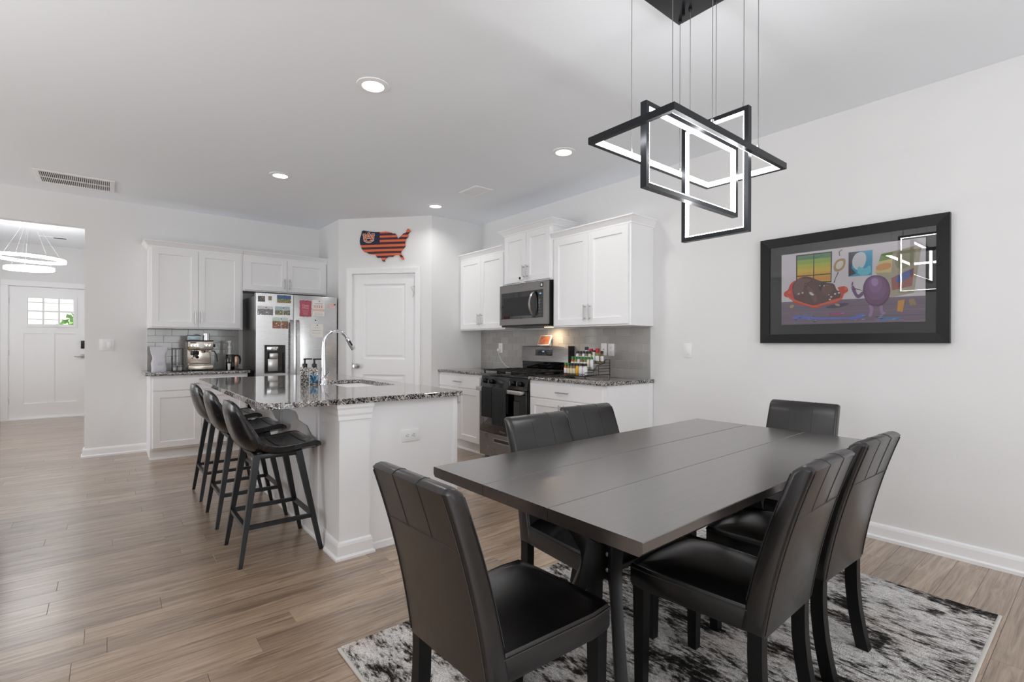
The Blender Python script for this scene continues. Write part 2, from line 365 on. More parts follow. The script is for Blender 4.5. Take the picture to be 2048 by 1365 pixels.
# ---- baseboards
BP = [(0, 0), (.028, 0), (.028, .018), (.018, .026), (.016, .075), (.012, .088), (.005, .096), (0, .096)]
def baseboard(name, path, parent=None):
    # path of (x,y) points, the board grows to the right of the direction of travel
    rings = []; P = [Vector((p[0], p[1])) for p in path]
    for i, p in enumerate(P):
        d0 = (p-P[i-1]).normalized() if i else None; d1 = (P[i+1]-p).normalized() if i < len(P)-1 else None
        n0 = Vector((d0.y, -d0.x)) if d0 else None; n1 = Vector((d1.y, -d1.x)) if d1 else None
        n = n0 if n1 is None else n1 if n0 is None else (n0+n1)/(1+n0.dot(n1))
        rings.append([(p.x+n.x*o, p.y+n.y*o, h) for o, h in BP])
    return struct(MB().rings(rings).build(name, M['trim'], parent, smooth=0))
baseboard('baseboard_right', [(XR, 2.62), (XR, -2.6)])
baseboard('baseboard_back', [(.0, YB+.12), (-.19, YB+.12), (-.19, YB), (.335, YB)])
baseboard('baseboard_foyer', [(-1.9, YD), (-1.29, YD)])
baseboard('baseboard_left', [(-4.5, YB), (-1.75, YB)])
# ---- plate with rectangular holes (x,z plane, y = depth)
def plate(mb, x0, x1, z0, z1, y0, y1, holes):
    zs = sorted({z0, z1} | {h[2] for h in holes} | {h[3] for h in holes})
    for za, zb in zip(zs, zs[1:]):
        zm = (za+zb)/2; hs = sorted([h for h in holes if h[2] < zm < h[3]]); x = x0
        for h in hs: mb.box(x, h[0], y0, y1, za, zb); x = h[1]
        mb.box(x, x1, y0, y1, za, zb)
def rect(x0, x1, z0, z1, y, i=0): return [(x0+i, y, z0+i), (x1-i, y, z0+i), (x1-i, y, z1-i), (x0+i, y, z1-i)]
# ---- front door
door1 = bpy.data.objects.new('door_1', None); C.objects.link(door1); door1.location = (-1.18, YD, 0); struct(door1)
W1 = .905; lite = (.195, .755, 1.485, 1.925); pan = [(.16, .43, .25, 1.35), (.515, .785, .25, 1.35)]
b = MB(); plate(b, 0, W1, .015, 2.08, .02, .06, [lite] + pan); b.build('leaf', M['trim'], door1, smooth=0)
for x0, x1, z0, z1 in pan: box('panel', M['trim'], door1, x0, x1, .036, .055, z0, z1)
b = MB(); plate(b, lite[0]-.03, lite[1]+.03, lite[2]-.03, lite[3]+.03, .006, .062, [(lite[0]+.012+i*.185, lite[0]+.178+i*.185, z, z+.199) for i in range(3) for z in (lite[2]+.012, lite[2]+.229)])
b.build('lite_frame', M['trim'], door1, smooth=0)
for i in range(3):
    for z in (lite[2]+.012, lite[2]+.229): box('pane', M['glass'], door1, lite[0]+.010+i*.185, lite[0]+.180+i*.185, .035, .039, z-.002, z+.201)
for z in (.3, 1.05, 1.85): MB().tube([(-.004, .012, z-.045), (-.004, .012, z+.045)], .007).build('hinge', M['nickel'], door1)
MB().box(W1-.07, W1-.02, -.005, .02, 1.11, 1.24, r=.006).build('deadbolt', M['blackplastic'], door1)
b = MB(); b.lathe([(.032, 0), (.032, -.012), (.012, -.014), (.012, -.05), (.0, -.05)], (W1-.045, .02, .985), 14, 'y'); b.tube([(W1-.045, -.03, .985), (W1-.15, -.03, .985)], .009); b.build('lever', M['nickel'], door1)
box('threshold', M['trim'], door1, -.02, W1+.03, -.03, .1, 0, .014)
b = MB(); b.box(-.03, .004, .058, .12, 0, 2.1); b.box(W1-.004, W1+.03, .058, .12, 0, 2.1); b.box(-.03, W1+.03, .058, .12, 2.072, 2.12); b.box(-.02, -.001, .0, .07, 0, 2.1); b.box(W1+.001, W1+.02, 0, .07, 0, 2.1); b.box(-.02, W1+.02, 0, .07, 2.083, 2.11); b.box(-.085, -.008, -.018, .02, 0, 2.16); b.box(W1+.008, W1+.085, -.018, .02, 0, 2.16); b.box(-.085, W1+.085, -.024, .02, 2.09, 2.17)
tr1 = struct(b.build('trim_1', M['trim'], None, (-1.18, YD, 0), smooth=0))
# ---- pantry door
door2 = bpy.data.objects.new('door_2', None); C.objects.link(door2); door2.location = (2.21, 6.115, 0); door2.rotation_euler = (0, 0, PA); struct(door2)
D0, D1 = .186, 1.001; pans = [(.315, .868, 1.018, 1.94), (.315, .868, .22, .83)]
b = MB(); plate(b, D0, D1, .012, 2.062, .025, .06, pans); b.build('leaf', M['trim'], door2, smooth=0)
for p in pans:
    MB().rings([rect(*p, .05, 0), rect(*p, .025, 0), rect(*p, .037, .018), rect(*p, .037, .03), rect(*p, .030, .052)]).build('panel', M['trim'], door2, smooth=0)
b = MB(); b.lathe([(.031, .025), (.031, .018), (.012, .012), (.012, -.01), (.026, -.018), (.031, -.034), (.026, -.046), (0, -.05)], (.243, 0, .93), 20, 'y'); b.build('knob', M['nickel'], door2)
box('latch_plate', M['nickel'], door2, D0-.004, D0+.003, .02, .03, .90, .96)
for z in (.25, 1.09, 1.84): MB().tube([(D1+.004, .018, z-.05), (D1+.004, .018, z+.05)], .008).build('hinge', M['nickel'], door2)
MB().tube([(D1-.004, .01, 1.90), (D1-.05, -.01, 1.895), (D1-.02, .005, 1.82), (D1-.03, .0, 1.77)], .003).build('hinge_stop', M['nickel'], door2)
def casing(mb, x0, x1, zt, wd=.068):
    prof = [(0, 0), (0, -.010), (wd*.35, -.013), (wd*.75, -.018), (wd, -.018), (wd, 0)]
    rings = [[(x0-o, y, 0) for o, y in prof], [(x0-o, y, zt+o) for o, y in prof], [(x1+o, y, zt+o) for o, y in prof], [(x1+o, y, 0) for o, y in prof]]
    mb.rings(rings)
b = MB(); casing(b, D0-.002, D1+.002, 2.066); b.box(D0-.02, D0-.002, 0, .1, 0, 2.08); b.box(D1+.002, D1+.02, 0, .1, 0, 2.08); b.box(D0, D1, 0, .1, 2.065, 2.08)
struct(b.build('trim_2', M['trim'], None, (2.21, 6.115, 0), rotz=PA, smooth=0))
# ---- tiled backsplashes: every tile a piece of its wall
def tiles(parent, n0, n1, place, rows_n=6, tw=.1545, th=.0775, z0=.902):
    for r_ in range(rows_n):
        u = n0 - (tw/2 if r_ % 2 else 0)
        while u < n1 - .005:
            a, c = max(u, n0)+.0012, min(u+tw, n1)-.0012; u += tw
            if c-a > .01: place(a, c, z0+r_*th+.0012, min(z0+(r_+1)*th-.0012, 1.368))
def tile_r(a, c, za, zb): MB().box(XR-.009, XR-.002, a, c, za, zb, r=.0015, seg=1).build('tile', M['tile'], wall_right, smooth=0)
def tile_b(a, c, za, zb): MB().box(a, c, YB-.009, YB-.002, za, zb, r=.0015, seg=1).build('tile', M['tile'], wall_back, smooth=0)
tiles(wall_right, 2.625, 5.2, tile_r); tiles(wall_back, .335, 1.245, tile_b)
box('grout', M['grout'], wall_right, XR-.0065, XR-.0005, 2.625, 5.2, .902, 1.368); box('grout', M['grout'], wall_back, .335, 1.245, YB-.0065, YB-.0005, .902, 1.368)
# ---- seen through the front door: a neighbour's wall, a bush, lawn
struct(box('ground', mat('lawn', (120, 140, 96), .95), None, -12, 10, 11.0, 30, -.2, -.08))
nb = thing('neighbour_house', 'white clapboard house wall across the street, seen through the door lites', 'house', (-2, 17, -.1))
box('wall', M['siding'], nb, -6, 7, .05, .3, 0, 5.2)
for k in range(24): box('clapboard', M['siding'], nb, -6, 7, .02, .05, k*.21+.0, k*.21+.195)
box('window', mat('dark_lantern', (60, 40, 40), .4), nb, .16, .36, -.05, .02, 2.05, 2.75)
bm_ = MB(); sr = random.Random(3)
for k in range(1400):
    th_, ph, r_ = sr.random()*2*PI, math.acos(1-1.5*sr.random()), .95+sr.random()*.2
    p = Vector((math.sin(ph)*math.cos(th_)*1.0, math.sin(ph)*math.sin(th_)*.9, 1.15+math.cos(ph)*1.1))*r_
    q = Vector((sr.uniform(-1, 1), sr.uniform(-1, 1), sr.uniform(-1, 1))).normalized()*.11; e = q.cross(Vector((sr.random(), .3, .7))).normalized()*.06
    bm_.b.faces.new([bm_.b.verts.new(p+v) for v in (-q, e, q, -e)])
sh = thing('shrub', 'round green shrub standing outside the front door', 'shrub', (.12, 15.2, -.4))
fo = bm_.build('foliage', mat('leaf_green', (150, 196, 112), .6), sh); fo['kind'] = 'stuff'
MB().tube([(0, 0, 0), (.02, 0, 1.2)], [.05, .03]).build('stem', mat('bark', (84, 66, 52), .9), sh)
# ================================================================ kitchen
HB = 0
def handle(parent, p0, p1, out, m='nickel'):
    # bar pull: bar from p0 to p1, standing off by vector out
    p0, p1, out = Vector(p0), Vector(p1), Vector(out); d = (p1-p0).normalized()
    b = MB(); b.tube([p0+out, p1+out], .0055, 10)
    for q in (p0+d*.018, p1-d*.018): b.tube([q, q+out], .0042, 8)
    return b.build('handle', M[m], parent)
def leaf(name, parent, x0, x1, z0, z1, rail=.062, y=-.02, th=.0195, flat=False):
    r = [rect(x0, x1, z0, z1, y+th), rect(x0, x1, z0, z1, y+.002), rect(x0, x1, z0, z1, y, .002)]
    if not flat: r += [rect(x0, x1, z0, z1, y, rail), rect(x0, x1, z0, z1, y+.011, rail+.004)]
    return MB().rings(r).build(name, M['cab'], parent, smooth=0)
def crown(parent, w_, d_, z0, z1, L=1, R=1):
    h = z1-z0; pr = [(0, 0), (.010, 0), (.012, h*.18), (.030, h*.55), (.042, h*.78), (.050, h*.84), (.050, h), (0, h)]
    rings = [[(-o*L, d_, z0+q) for o, q in pr], [(-o*L, -o, z0+q) for o, q in pr], [(w_+o*R, -o, z0+q) for o, q in pr], [(w_+o*R, d_, z0+q) for o, q in pr]]
    return MB().rings(rings).build('crown', M['cab'], parent, smooth=0)
def upper(name, label, loc, rz, w_, d_, z0, z1, zc, L=1, R=1, bar=.135, hz=.06):
    t = thing(name, label, 'cabinet', loc, rz)
    box('carcass', M['cab'], t, 0, w_, 0, d_, z0, z1); crown(t, w_, d_, z1-.012, zc, L, R)
    for k in (0, 1):
        x0, x1 = (.022, w_/2-.0015) if k == 0 else (w_/2+.0015, w_-.022)
        dd = leaf('door', t, x0, x1, z0+.014, z1-.022)
        hx = x1-.028 if k == 0 else x0+.028
        handle(dd, (hx, -.02, z0+hz), (hx, -.02, z0+hz+bar), (0, -.028, 0))
    return t
def base(name, label, loc, rz, w_, d_, zt, end=None):
    t = thing(name, label, 'cabinet', loc, rz)
    box('carcass', M['cab'], t, 0, w_, 0, d_, .105, zt); box('toe_kick', M['cab'], t, .0, w_, .055, d_, 0, .106)
    MB().prism([(.043, 0), (.055, 0), (.055, .02), (.048, .016)], 0, w_, 'x').build('shoe_moulding', M['cab'], t)
    dr = leaf('drawer', t, .02, w_-.02, zt-.155, zt-.028, flat=True); handle(dr, (w_/2-.075, -.02, zt-.09), (w_/2+.075, -.02, zt-.09), (0, -.028, 0))
    for k in (0, 1):
        x0, x1 = (.02, w_/2-.0015) if k == 0 else (w_/2+.0015, w_-.02)
        dd = leaf('door', t, x0, x1, .125, zt-.165); hx = x1-.028 if k == 0 else x0+.028
        handle(dd, (hx, -.02, zt-.34), (hx, -.02, zt-.20), (0, -.028, 0))
    return t
ZT = .87; CT = .902
upper('wall_cabinet', 'white two-door wall cabinet above the espresso machine', (.335, YB-.32, 0), 0, .893, .318, 1.367, 2.252, 2.305, 1, 0)
upper('wall_cabinet', 'short white two-door cabinet over the fridge', (1.230, YB-.32, 0), 0, .975, .318, 1.828, 2.252, 2.305, 0, 1, .13, .04)
base('base_cabinet', 'white base cabinet with one wide drawer under the espresso machine worktop', (.335, YB-.60, 0), 0, .893, .598, ZT)
R90 = -PI/2; XF = XR-.32
upper('wall_cabinet', 'white wall cabinet left of the microwave, next to the pantry wall', (XF, 5.198, 0), R90, .893, .318, 1.372, 2.25, 2.303, 0, 0, .135, .055)
upper('wall_cabinet', 'raised white cabinet above the microwave', (XF-.012, 4.303, 0), R90, .766, .33, 1.85, 2.40, 2.453, 1, 1, .135, .05)
upper('wall_cabinet', 'largest white wall cabinet, right of the microwave over the spice rack', (XF, 3.536, 0), R90, .938, .318, 1.372, 2.25, 2.303, 0, 1, .145, .055)
XB = XR-.615
base('base_cabinet', 'white base cabinet left of the stove, beside the pantry wall', (XB, 5.198, 0), R90, .868, .613, ZT)
t = base('base_cabinet', 'white base cabinet right of the stove with a plain end panel', (XB, 3.545, 0), R90, .922, .613, ZT)
box('end_panel', M['cab'], t, .922, .94, -.003, .613, 0, ZT)
MB().box(.94, .946, .55, .613, .002, ZT, r=.002).build('filler_strip', M['cab'], t)
def counter(label, poly):
    o = MB().prism(poly, CT-.031, CT, 'z', r=.005, seg=2).build('countertop', M['granite']); return tag(o, label, 'countertop')
counter('speckled granite countertop under the espresso machine', [(.29, YB-.645), (1.245, YB-.645), (1.245, YB-.002), (.29, YB-.002)])
counter('speckled granite countertop left of the stove', [(XR-.648, 4.325), (XR-.002, 4.325), (XR-.002, 5.196), (XR-.648, 5.196)])
cp = [(XR-.648, 3.54), (XR-.002, 3.54), (XR-.002, 2.59)] + [(XR-.648+.03-.03*math.cos(a), 2.59+.03-.03*math.sin(a)) for a in [PI/2*(1-k/5) for k in range(6)]]
counter('speckled granite countertop right of the stove under the spice rack', [cp[0], cp[1], cp[2]] + cp[3:])
# ---- island
isl = thing('kitchen_island', 'white panelled kitchen island with a square corner column and scroll brackets', 'island', (0, 0, 0))
IX0, IX1, IY0, IY1 = 1.012, 1.782, 2.785, 4.985
box('carcass', M['cab'], isl, IX0, IX1, IY0, IY1, .1, CT-.032); box('plinth', M['cab'], isl, IX0, IX1-.06, IY0, IY1, 0, .1)
box('end_panel', M['cab'], isl, IX0, IX1+.008, IY0-.012, IY0, 0, CT-.032)
MB().box(IX1-.022, IX1+.012, IY0-.018, IY0-.011, .002, CT-.032, r=.002).build('edge_strip', M['cab'], isl)
MB().prism([(IY0-.026, 0), (IY0-.012, 0), (IY0-.012, .04), (IY0-.02, .034)], 1.2, IX1, 'x').build('shoe_moulding', M['cab'], isl)
# corner column: shaft, stepped base, moulded capital
CX0, CX1, CY0, CY1 = 1.003, 1.181, 2.752, 2.94
def sq_lathe(name, prof, x0, x1, y0, y1):
    return MB().rings([[(x0-o, y0-o, z), (x1+o, y0-o, z), (x1+o, y1, z), (x0-o, y1, z)] for o, z in prof]).build(name, M['cab'], isl, smooth=0)
sq_lathe('column_shaft', [(0, .02), (0, .86)], CX0, CX1, CY0, CY1)
sq_lathe('column_base', [(.026, 0), (.026, .012), (.016, .022), (.014, .075), (.010, .09), (.003, .098)], CX0, CX1, CY0, CY1)
sq_lathe('column_capital', [(.0, .775), (.008, .778), (.008, .80), (.012, .812), (.013, .838), (.018, .85), (.019, CT-.032)], CX0, CX1, CY0, CY1)
baseb = [(IX0-.012, IY1), (IX0-.012, CY1)]
BPs = [(0, 0), (.022, 0), (.020, .012), (.012, .02), (.011, .075), (.004, .095), (0, .095)]
MB().rings([[(IX0-o, yy, h) for o, h in BPs] for yy in (CY1, IY1)]).build('base_moulding', M['cab'], isl, smooth=0)
for yy in (3.16, 4.0, 4.82):
    MB().box(IX0-.012, IX0, yy-.05, yy+.05, .1, CT-.032, r=.002).build('batten', M['cab'], isl)
    prof = [(IX0-.012, .868), (IX0-.195, .868), (IX0-.195, .85)]
    pts = [(IX0-.185, .845), (IX0-.165, .815), (IX0-.135, .80), (IX0-.12, .775), (IX0-.115, .745), (IX0-.09, .725), (IX0-.062, .705), (IX0-.05, .675), (IX0-.035, .645), (IX0-.012, .625)]
    MB().prism([(u, v) for u, v in prof+pts], yy-.018, yy+.018, 'y', r=.003).build('corbel', M['cab'], isl)
# island doors on the stove side
for k in range(4):
    y1_ = IY1-.02-k*.54
    MB().rings([[(IX1+d_, q[0], q[2]) for q in rect(y1_-.52, y1_, .12, .70, 0, i)] for d_, i in ((0, 0), (.018, 0), (.018, .06), (.009, .063))]).build('door', M['cab'], isl, smooth=0)
    dr = MB().rings([[(IX1+d_, q[0], q[2]) for q in rect(y1_-.52, y1_, .715, .845, 0, i)] for d_, i in ((0, 0), (.018, 0))]).build('drawer', M['cab'], isl, smooth=0)
    handle(dr, (IX1+.018, y1_-.34, .78), (IX1+.018, y1_-.18, .78), (.028, 0, 0))
# worktop with sink cut-out and rounded seating corner
SX0, SX1, SY0, SY1 = 1.30, 1.685, 3.42, 4.12
def arc(cx, cy, r, a0, a1, n=6): return [(cx+r*math.cos(a0+(a1-a0)*k/n), cy+r*math.sin(a0+(a1-a0)*k/n)) for k in range(n+1)]
TX0, TX1, TY0, TY1 = .605, 1.812, 2.722, 5.05
outer = arc(TX0+.09, TY0+.09, .09, PI, 1.5*PI) + arc(TX1-.02, TY0+.02, .02, 1.5*PI, 2*PI, 3) + arc(TX1-.02, TY1-.02, .02, 0, PI/2, 3) + arc(TX0+.06, TY1-.06, .06, PI/2, PI)
inner = arc(SX1-.05, SY1-.05, .05, 0, PI/2, 4) + arc(SX0+.05, SY1-.05, .05, PI/2, PI, 4) + arc(SX0+.05, SY0+.05, .05, PI, 1.5*PI, 4) + arc(SX1-.05, SY0+.05, .05, 1.5*PI, 2*PI, 4)
b = MB(); bb = b.b
def loop(pts, z): return [bb.verts.new((x, y, z)) for x, y in pts]
zt_, zb_ = CT, CT-.031; e_ = .004
def shrink(pts, cx, cy, e): return [(x+(e if x < cx else -e), y+(e if y < cy else -e)) for x, y in pts]
ocx, ocy = (TX0+TX1)/2, (TY0+TY1)/2
lo = [loop(outer, zb_), loop(outer, zt_-e_), loop(shrink(outer, ocx, ocy, e_), zt_)]
li = [loop(inner, zb_), loop(inner, zt_)]
for seq in (lo, li):
    for p, q in zip(seq, seq[1:]):
        for k in range(len(p)): bb.faces.new((p[k], p[(k+1) % len(p)], q[(k+1) % len(p)], q[k]))
def fill(o_, i_):
    es = []
    for L_ in (o_, i_):
        for k in range(len(L_)):
            v0, v1 = L_[k], L_[(k+1) % len(L_)]
            e = bb.edges.get((v0, v1)) or bb.edges.new((v0, v1)); es.append(e)
    bmesh.ops.triangle_fill(bb, use_beauty=True, use_dissolve=False, edges=es)
fill(lo[2], li[1]); fill(lo[0], li[0]); bmesh.ops.recalc_face_normals(bb, faces=bb.faces[:])
tag(b.build('countertop', M['granite']), 'large speckled granite island worktop with overhang for the stools', 'countertop')
# undermount sink (carcass stands below its bowl)
sk = thing('sink', 'stainless undermount sink bowl set in the island worktop', 'sink', ((SX0+SX1)/2, (SY0+SY1)/2, CT-.031))
hx, hy = (SX1-SX0)/2+.012, (SY1-SY0)/2+.012
def rr_(x, y, r, z, n=4):
    return [(px, py, z) for px, py in arc(x-r, y-r, r, 0, PI/2, n)+arc(-x+r, y-r, r, PI/2, PI, n)+arc(-x+r, -y+r, r, PI, 1.5*PI, n)+arc(x-r, -y+r, r, 1.5*PI, 2*PI, n)]
MB().rings([rr_(hx+.02, hy+.02, .06, -.002), rr_(hx, hy, .055, -.002), rr_(hx-.012, hy-.012, .055, -.17), rr_(hx-.05, hy-.05, .05, -.19)], cap=False).build('bowl', M['steel'], sk)
bot = MB(); vs = [bot.b.verts.new(p) for p in rr_(hx-.05, hy-.05, .05, -.19)]; bot.b.faces.new(vs); bot.build('bowl_floor', M['steel'], sk)
MB().lathe([(.0, -.186), (.04, -.186), (.045, -.189)], (0, 0, 0), 16).build('drain', M['nickel'], sk)
# faucet
fc = thing('faucet', 'tall chrome gooseneck faucet on the island', 'faucet', (1.262, 3.79, CT))
MB().lathe([(.031, 0), (.031, .006), (.027, .012), (.0225, .07), (.019, .15), (.0165, .24), (.0155, .29)], seg=20).build('body', M['chrome'], fc)
R_ = .093; pts = [(0, 0, .285), (0, 0, .31)] + [(R_-R_*math.cos(a), 0, .31+R_*math.sin(a)*1.0) for a in [PI*k/14*.86 for k in range(1, 15)]]
MB().tube(pts, .0125, 14).build('spout', M['chrome'], fc)
e0 = Vector(pts[-1]); dv = (Vector(pts[-1])-Vector(pts[-2])).normalized()
MB().tube([e0, e0+dv*.01, e0+dv*.02, e0+dv*.075, e0+dv*.10], [.0125, .016, .0165, .0185, .0175], 14).build('spray_head', M['chrome'], fc)
b = MB(); q = e0+dv*.045; nrm = Vector((-dv.z, 0, dv.x)); b.tube([q-dv*.022+Vector((0, -.012, 0)), q+dv*.022+Vector((0, -.013, 0))], .008, 8); b.build('spray_button', M['blackplastic'], fc)
b = MB(); b.tube([(0, 0, .06), (0, -.035, .06)], .011, 12); b.tube([(0, -.03, .062), (.02, -.07, .10)], [.006, .005], 10); b.build('lever', M['chrome'], fc)
# soap dispensers
def m_mosaic(name, cols, sc):
    m = mat(name, cols[0], .12, .2, .6); t = NT(m); v = t.new('ShaderNodeTexVoronoi'); v.inputs['Scale'].default_value = sc; t.link(t.mapping(), v.inputs['Vector'])
    s_ = t.new('ShaderNodeSeparateColor'); t.link(v.outputs['Color'], s_.inputs[0]); n = len(cols); t.link(t.ramp(s_.outputs[0], [(k/n, c) for k, c in enumerate(cols)], True), t.b.inputs['Base Color']); return m
M['mosaic'] = m_mosaic('mirror_mosaic', [(60, 60, 62), (170, 164, 158), (220, 216, 210), (110, 104, 100), (28, 28, 30)], 190)
M['mosaicb'] = m_mosaic('blue_mosaic', [(20, 60, 92), (40, 116, 150), (16, 34, 56), (120, 170, 190), (30, 90, 120)], 190)
def dispenser(x, y, label, blue, rz):
    t = thing('soap_dispenser', label, 'soap dispenser', (x, y, CT), rz, None); h = .128
    MB().box(-.029, .029, -.029, .029, 0, h, r=.004).build('bottle', M['mosaic'], t)
    if blue: MB().box(-.0297, .0297, -.0297, .0297, .012, .075, r=.004).build('filling', M['mosaicb'], t)
    MB().lathe([(.013, h), (.018, h+.004), (.018, h+.024), (.008, h+.028), (.006, h+.05), (.010, h+.052), (.010, h+.064)], seg=14).build('collar', M['blackplastic'], t)
    MB().box(-.008, .052, -.007, .007, h+.056, h+.066, r=.003).build('pump_spout', M['blackplastic'], t)
dispenser(1.155, 3.895, 'mirror-mosaic soap dispenser with black pump, farther left of the two by the faucet', False, -.4)
dispenser(1.203, 3.826, 'mosaic soap dispenser with a blue filling, right beside the faucet', True, -.4)
def outlet(label, loc, rz, kind='duplex', w_=.074, h_=.118, horiz=False):
    t = thing('wall_outlet' if kind != 'switch' else 'light_switch', label, 'outlet' if kind != 'switch' else 'light switch', loc, rz)
    if horiz: w_, h_ = h_, w_
    MB().box(-w_/2, w_/2, -.006, 0, -h_/2, h_/2, r=.002).build('cover_plate', M['plate'], t)
    if kind == 'duplex':
        for s_ in (-1, 1):
            c = (s_*.021, 0) if horiz else (0, s_*.021)
            MB().prism(rrect(c[0]-.016, c[0]+.016, c[1]-.014, c[1]+.014, .009), -.0085, -.005, 'y').build('socket', M['plate'], t)
            for dx in (-.006, .006):
                if horiz: box('slot', M['slot'], t, c[0]-.004, c[0]+.006, -.0092, -.008, c[1]+dx-.0012, c[1]+dx+.0012)
                else: box('slot', M['slot'], t, c[0]+dx-.0012, c[0]+dx+.0012, -.0092, -.008, c[1]-.004, c[1]+.006)
            (MB().lathe([(.0025, -.0082), (.0025, -.0092), (0, -.0092)], (c[0]-(.010 if horiz else 0), 0, c[1]-(0 if horiz else .010)), 8, 'y')).build('ground_hole', M['slot'], t)
    elif kind == 'switch':
        n = max(1, round(w_/.06)) if w_ > .1 else 1
        for k in range(n):
            cx = (k-(n-1)/2)*.046
            MB().box(cx-.0165, cx+.0165, -.011, -.004, -.033, .033, r=.002).build('rocker', M['plate'], t)
    elif kind == 'jack':
        MB().lathe([(.004, -.006), (.004, -.010), (0, -.010)], (0, 0, 0), 8, 'y').build('jack', M['slot'], t)
    return t
outlet('white duplex outlet set sideways in the island end panel', (1.452, IY0-.013, .643), 0, horiz=True)
outlet('white blank-style wall plate left of the pair on the grey tiles', (XR-.0095, 3.152, 1.16), R90, 'jack')
outlet('white duplex outlet right of the pair on the grey tiles', (XR-.0095, 3.062, 1.157), R90)
o_st = outlet('white duplex outlet on the grey tiles left of the stove, with a charger in it', (XR-.0095, 4.78, 1.16), R90)
outlet('white single light switch on the bare wall left of the picture', (XR, 2.262, 1.16), R90, 'switch')
outlet('white two-gang light switch by the foyer opening', (-.01, YB, 1.185), 0, 'switch', .12, .12)
ch = thing('phone_charger', 'white round charger plugged in left of the stove, its cable hanging down behind it', 'charger', (XR-.018, 4.79, 1.135), R90)
MB().lathe([(.0, -.032), (.018, -.032), (.022, -.024), (.022, -.0)], (0, 0, 0), 16, 'y').build('plug', M['plate'], ch)
MB().tube([(0, -.02, -.02), (.01, -.02, -.06), (.06, -.02, -.13), (.14, -.015, -.19), (.24, -.012, -.225), (.33, -.01, -.228)], .0028, 6).build('cord', M['wirewhite'], ch)
# ================================================================ appliances
fr = thing('refrigerator', 'stainless side-by-side fridge with cards and photos on its doors', 'refrigerator', (1.281, 6.1, 0))
FW = .907
box('cabinet', M['darksteel'], fr, .004, FW-.004, .075, .72, .03, 1.745); box('toe_grille', M['blackplastic'], fr, .01, FW-.01, .05, .1, .012, .09)
MB().box(.03, FW-.03, .03, .2, 1.745, 1.772, r=.006).build('hinge_cover', M['blackplastic'], fr)
DX0, DX1, DZ0, DZ1 = .084, .313, .861, 1.191
b = MB(); plate(b, 0, .396, .095, 1.775, 0, .068, [(DX0, DX1, DZ0, DZ1)]); fd = b.build('freezer_door', M['steel'], fr, smooth=0)
MB().box(.401, FW, 0, .068, .095, 1.775, r=.004).build('fridge_door', M['steel'], fr)
b = MB(); b.rings([rect(DX0-.006, DX1+.006, DZ0-.006, DZ1+.006, -.003), rect(DX0-.006, DX1+.006, DZ0-.006, DZ1+.006, .01), rect(DX0+.004, DX1-.004, DZ0+.004, DZ1-.004, .012), rect(DX0+.004, DX1-.004, DZ0+.004, DZ1-.004, -.003)], cap=False, closed=True); b.build('dispenser_bezel', M['nickel'], fr, smooth=0)
dc = box('dispenser_cavity', M['blackgloss'], fr, DX0, DX1, .062, .067, DZ0, DZ1)
box('control_panel', M['blackgloss'], dc, DX0+.004, DX1-.004, .004, .062, 1.10, DZ1-.004); MB().box(DX0+.03, DX1-.08, .0, .005, 1.125, 1.17, r=.003).build('control_trim', M['chrome'], dc)
MB().box(DX0+.06, DX1-.075, .02, .05, 1.03, 1.10, r=.008).build('ice_chute', M['nickel'], dc); MB().box(DX0+.05, DX1-.07, .045, .055, .885, 1.03, r=.004).build('paddle', M['nickel'], dc)
MB().box(DX0+.008, DX1-.008, .005, .06, DZ0+.004, DZ0+.016, r=.002).build('drip_tray', M['blackplastic'], dc)
def fhandle(x):
    pts = [(x, -.012, .52), (x, -.05, .56), (x, -.058, .8), (x, -.062, 1.0), (x, -.058, 1.2), (x, -.05, 1.44), (x, -.012, 1.482)]
    b = MB(); rings = []
    for px, py, pz in pts: rings.append([(px-.018, py-.008, pz), (px+.018, py-.008, pz), (px+.014, py+.009, pz), (px-.014, py+.009, pz)])
    b.rings(rings); b.box(x-.014, x+.014, -.02, .002, .515, .55); b.box(x-.014, x+.014, -.02, .002, 1.452, 1.487); return b.build('door_handle', M['steel'], fr, smooth=50)
fhandle(.367); fhandle(.437)
def card(name, label, x0, x1, z0, z1, m, magnet=True, poly=None, border=None):
    t = thing(name, label, 'photo' if 'photo' in name else 'card', ((x0+x1)/2, 6.0995, (z0+z1)/2)); w_, h_ = (x1-x0)/2, (z1-z0)/2
    if border: box('border', M['paper'], t, -w_, w_, -.0012, 0, -h_, h_); box('picture', m, t, -w_+border, w_-border, -.0018, -.0012, -h_+border, h_-border)
    elif poly: MB().prism(poly, -.0015, 0, 'y').build('sheet', m, t)
    else: box('sheet', m, t, -w_, w_, -.0015, 0, -h_, h_)
    if magnet: MB().lathe([(.006, -.001), (.006, -.007), (.0, -.008)], (.1*w_, 0, h_-.016), 10, 'y').build('magnet', M['blackplastic'], t)
    return t
card('photo_print', 'small black-and-white portrait photo at the top left of the freezer door', 1.301, 1.373, 1.677, 1.741, m_photo('photo_a', (210, 210, 208), (92, 86, 80), (24, 22, 22), 3.2, 1, 1.2), False)
card('photo_print', 'smallest cream photo on the freezer door, right of the portrait', 1.404, 1.447, 1.693, 1.747, m_photo('photo_b', (220, 214, 196), (150, 140, 120), (60, 56, 50), 4, 2, 1.2), False, border=.004)
card('photo_print', 'blue-sky city photo at the top right of the freezer door', 1.494, 1.657, 1.67, 1.77, m_photo('photo_c', (58, 96, 138), (150, 140, 86), (40, 50, 64), 6, 3, .5), border=.006)
card('photo_print', 'black-and-white landscape photo in the second row of the freezer door', 1.297, 1.458, 1.528, 1.628, m_photo('photo_d', (216, 216, 216), (150, 150, 150), (66, 66, 66), 5, 4, .7))
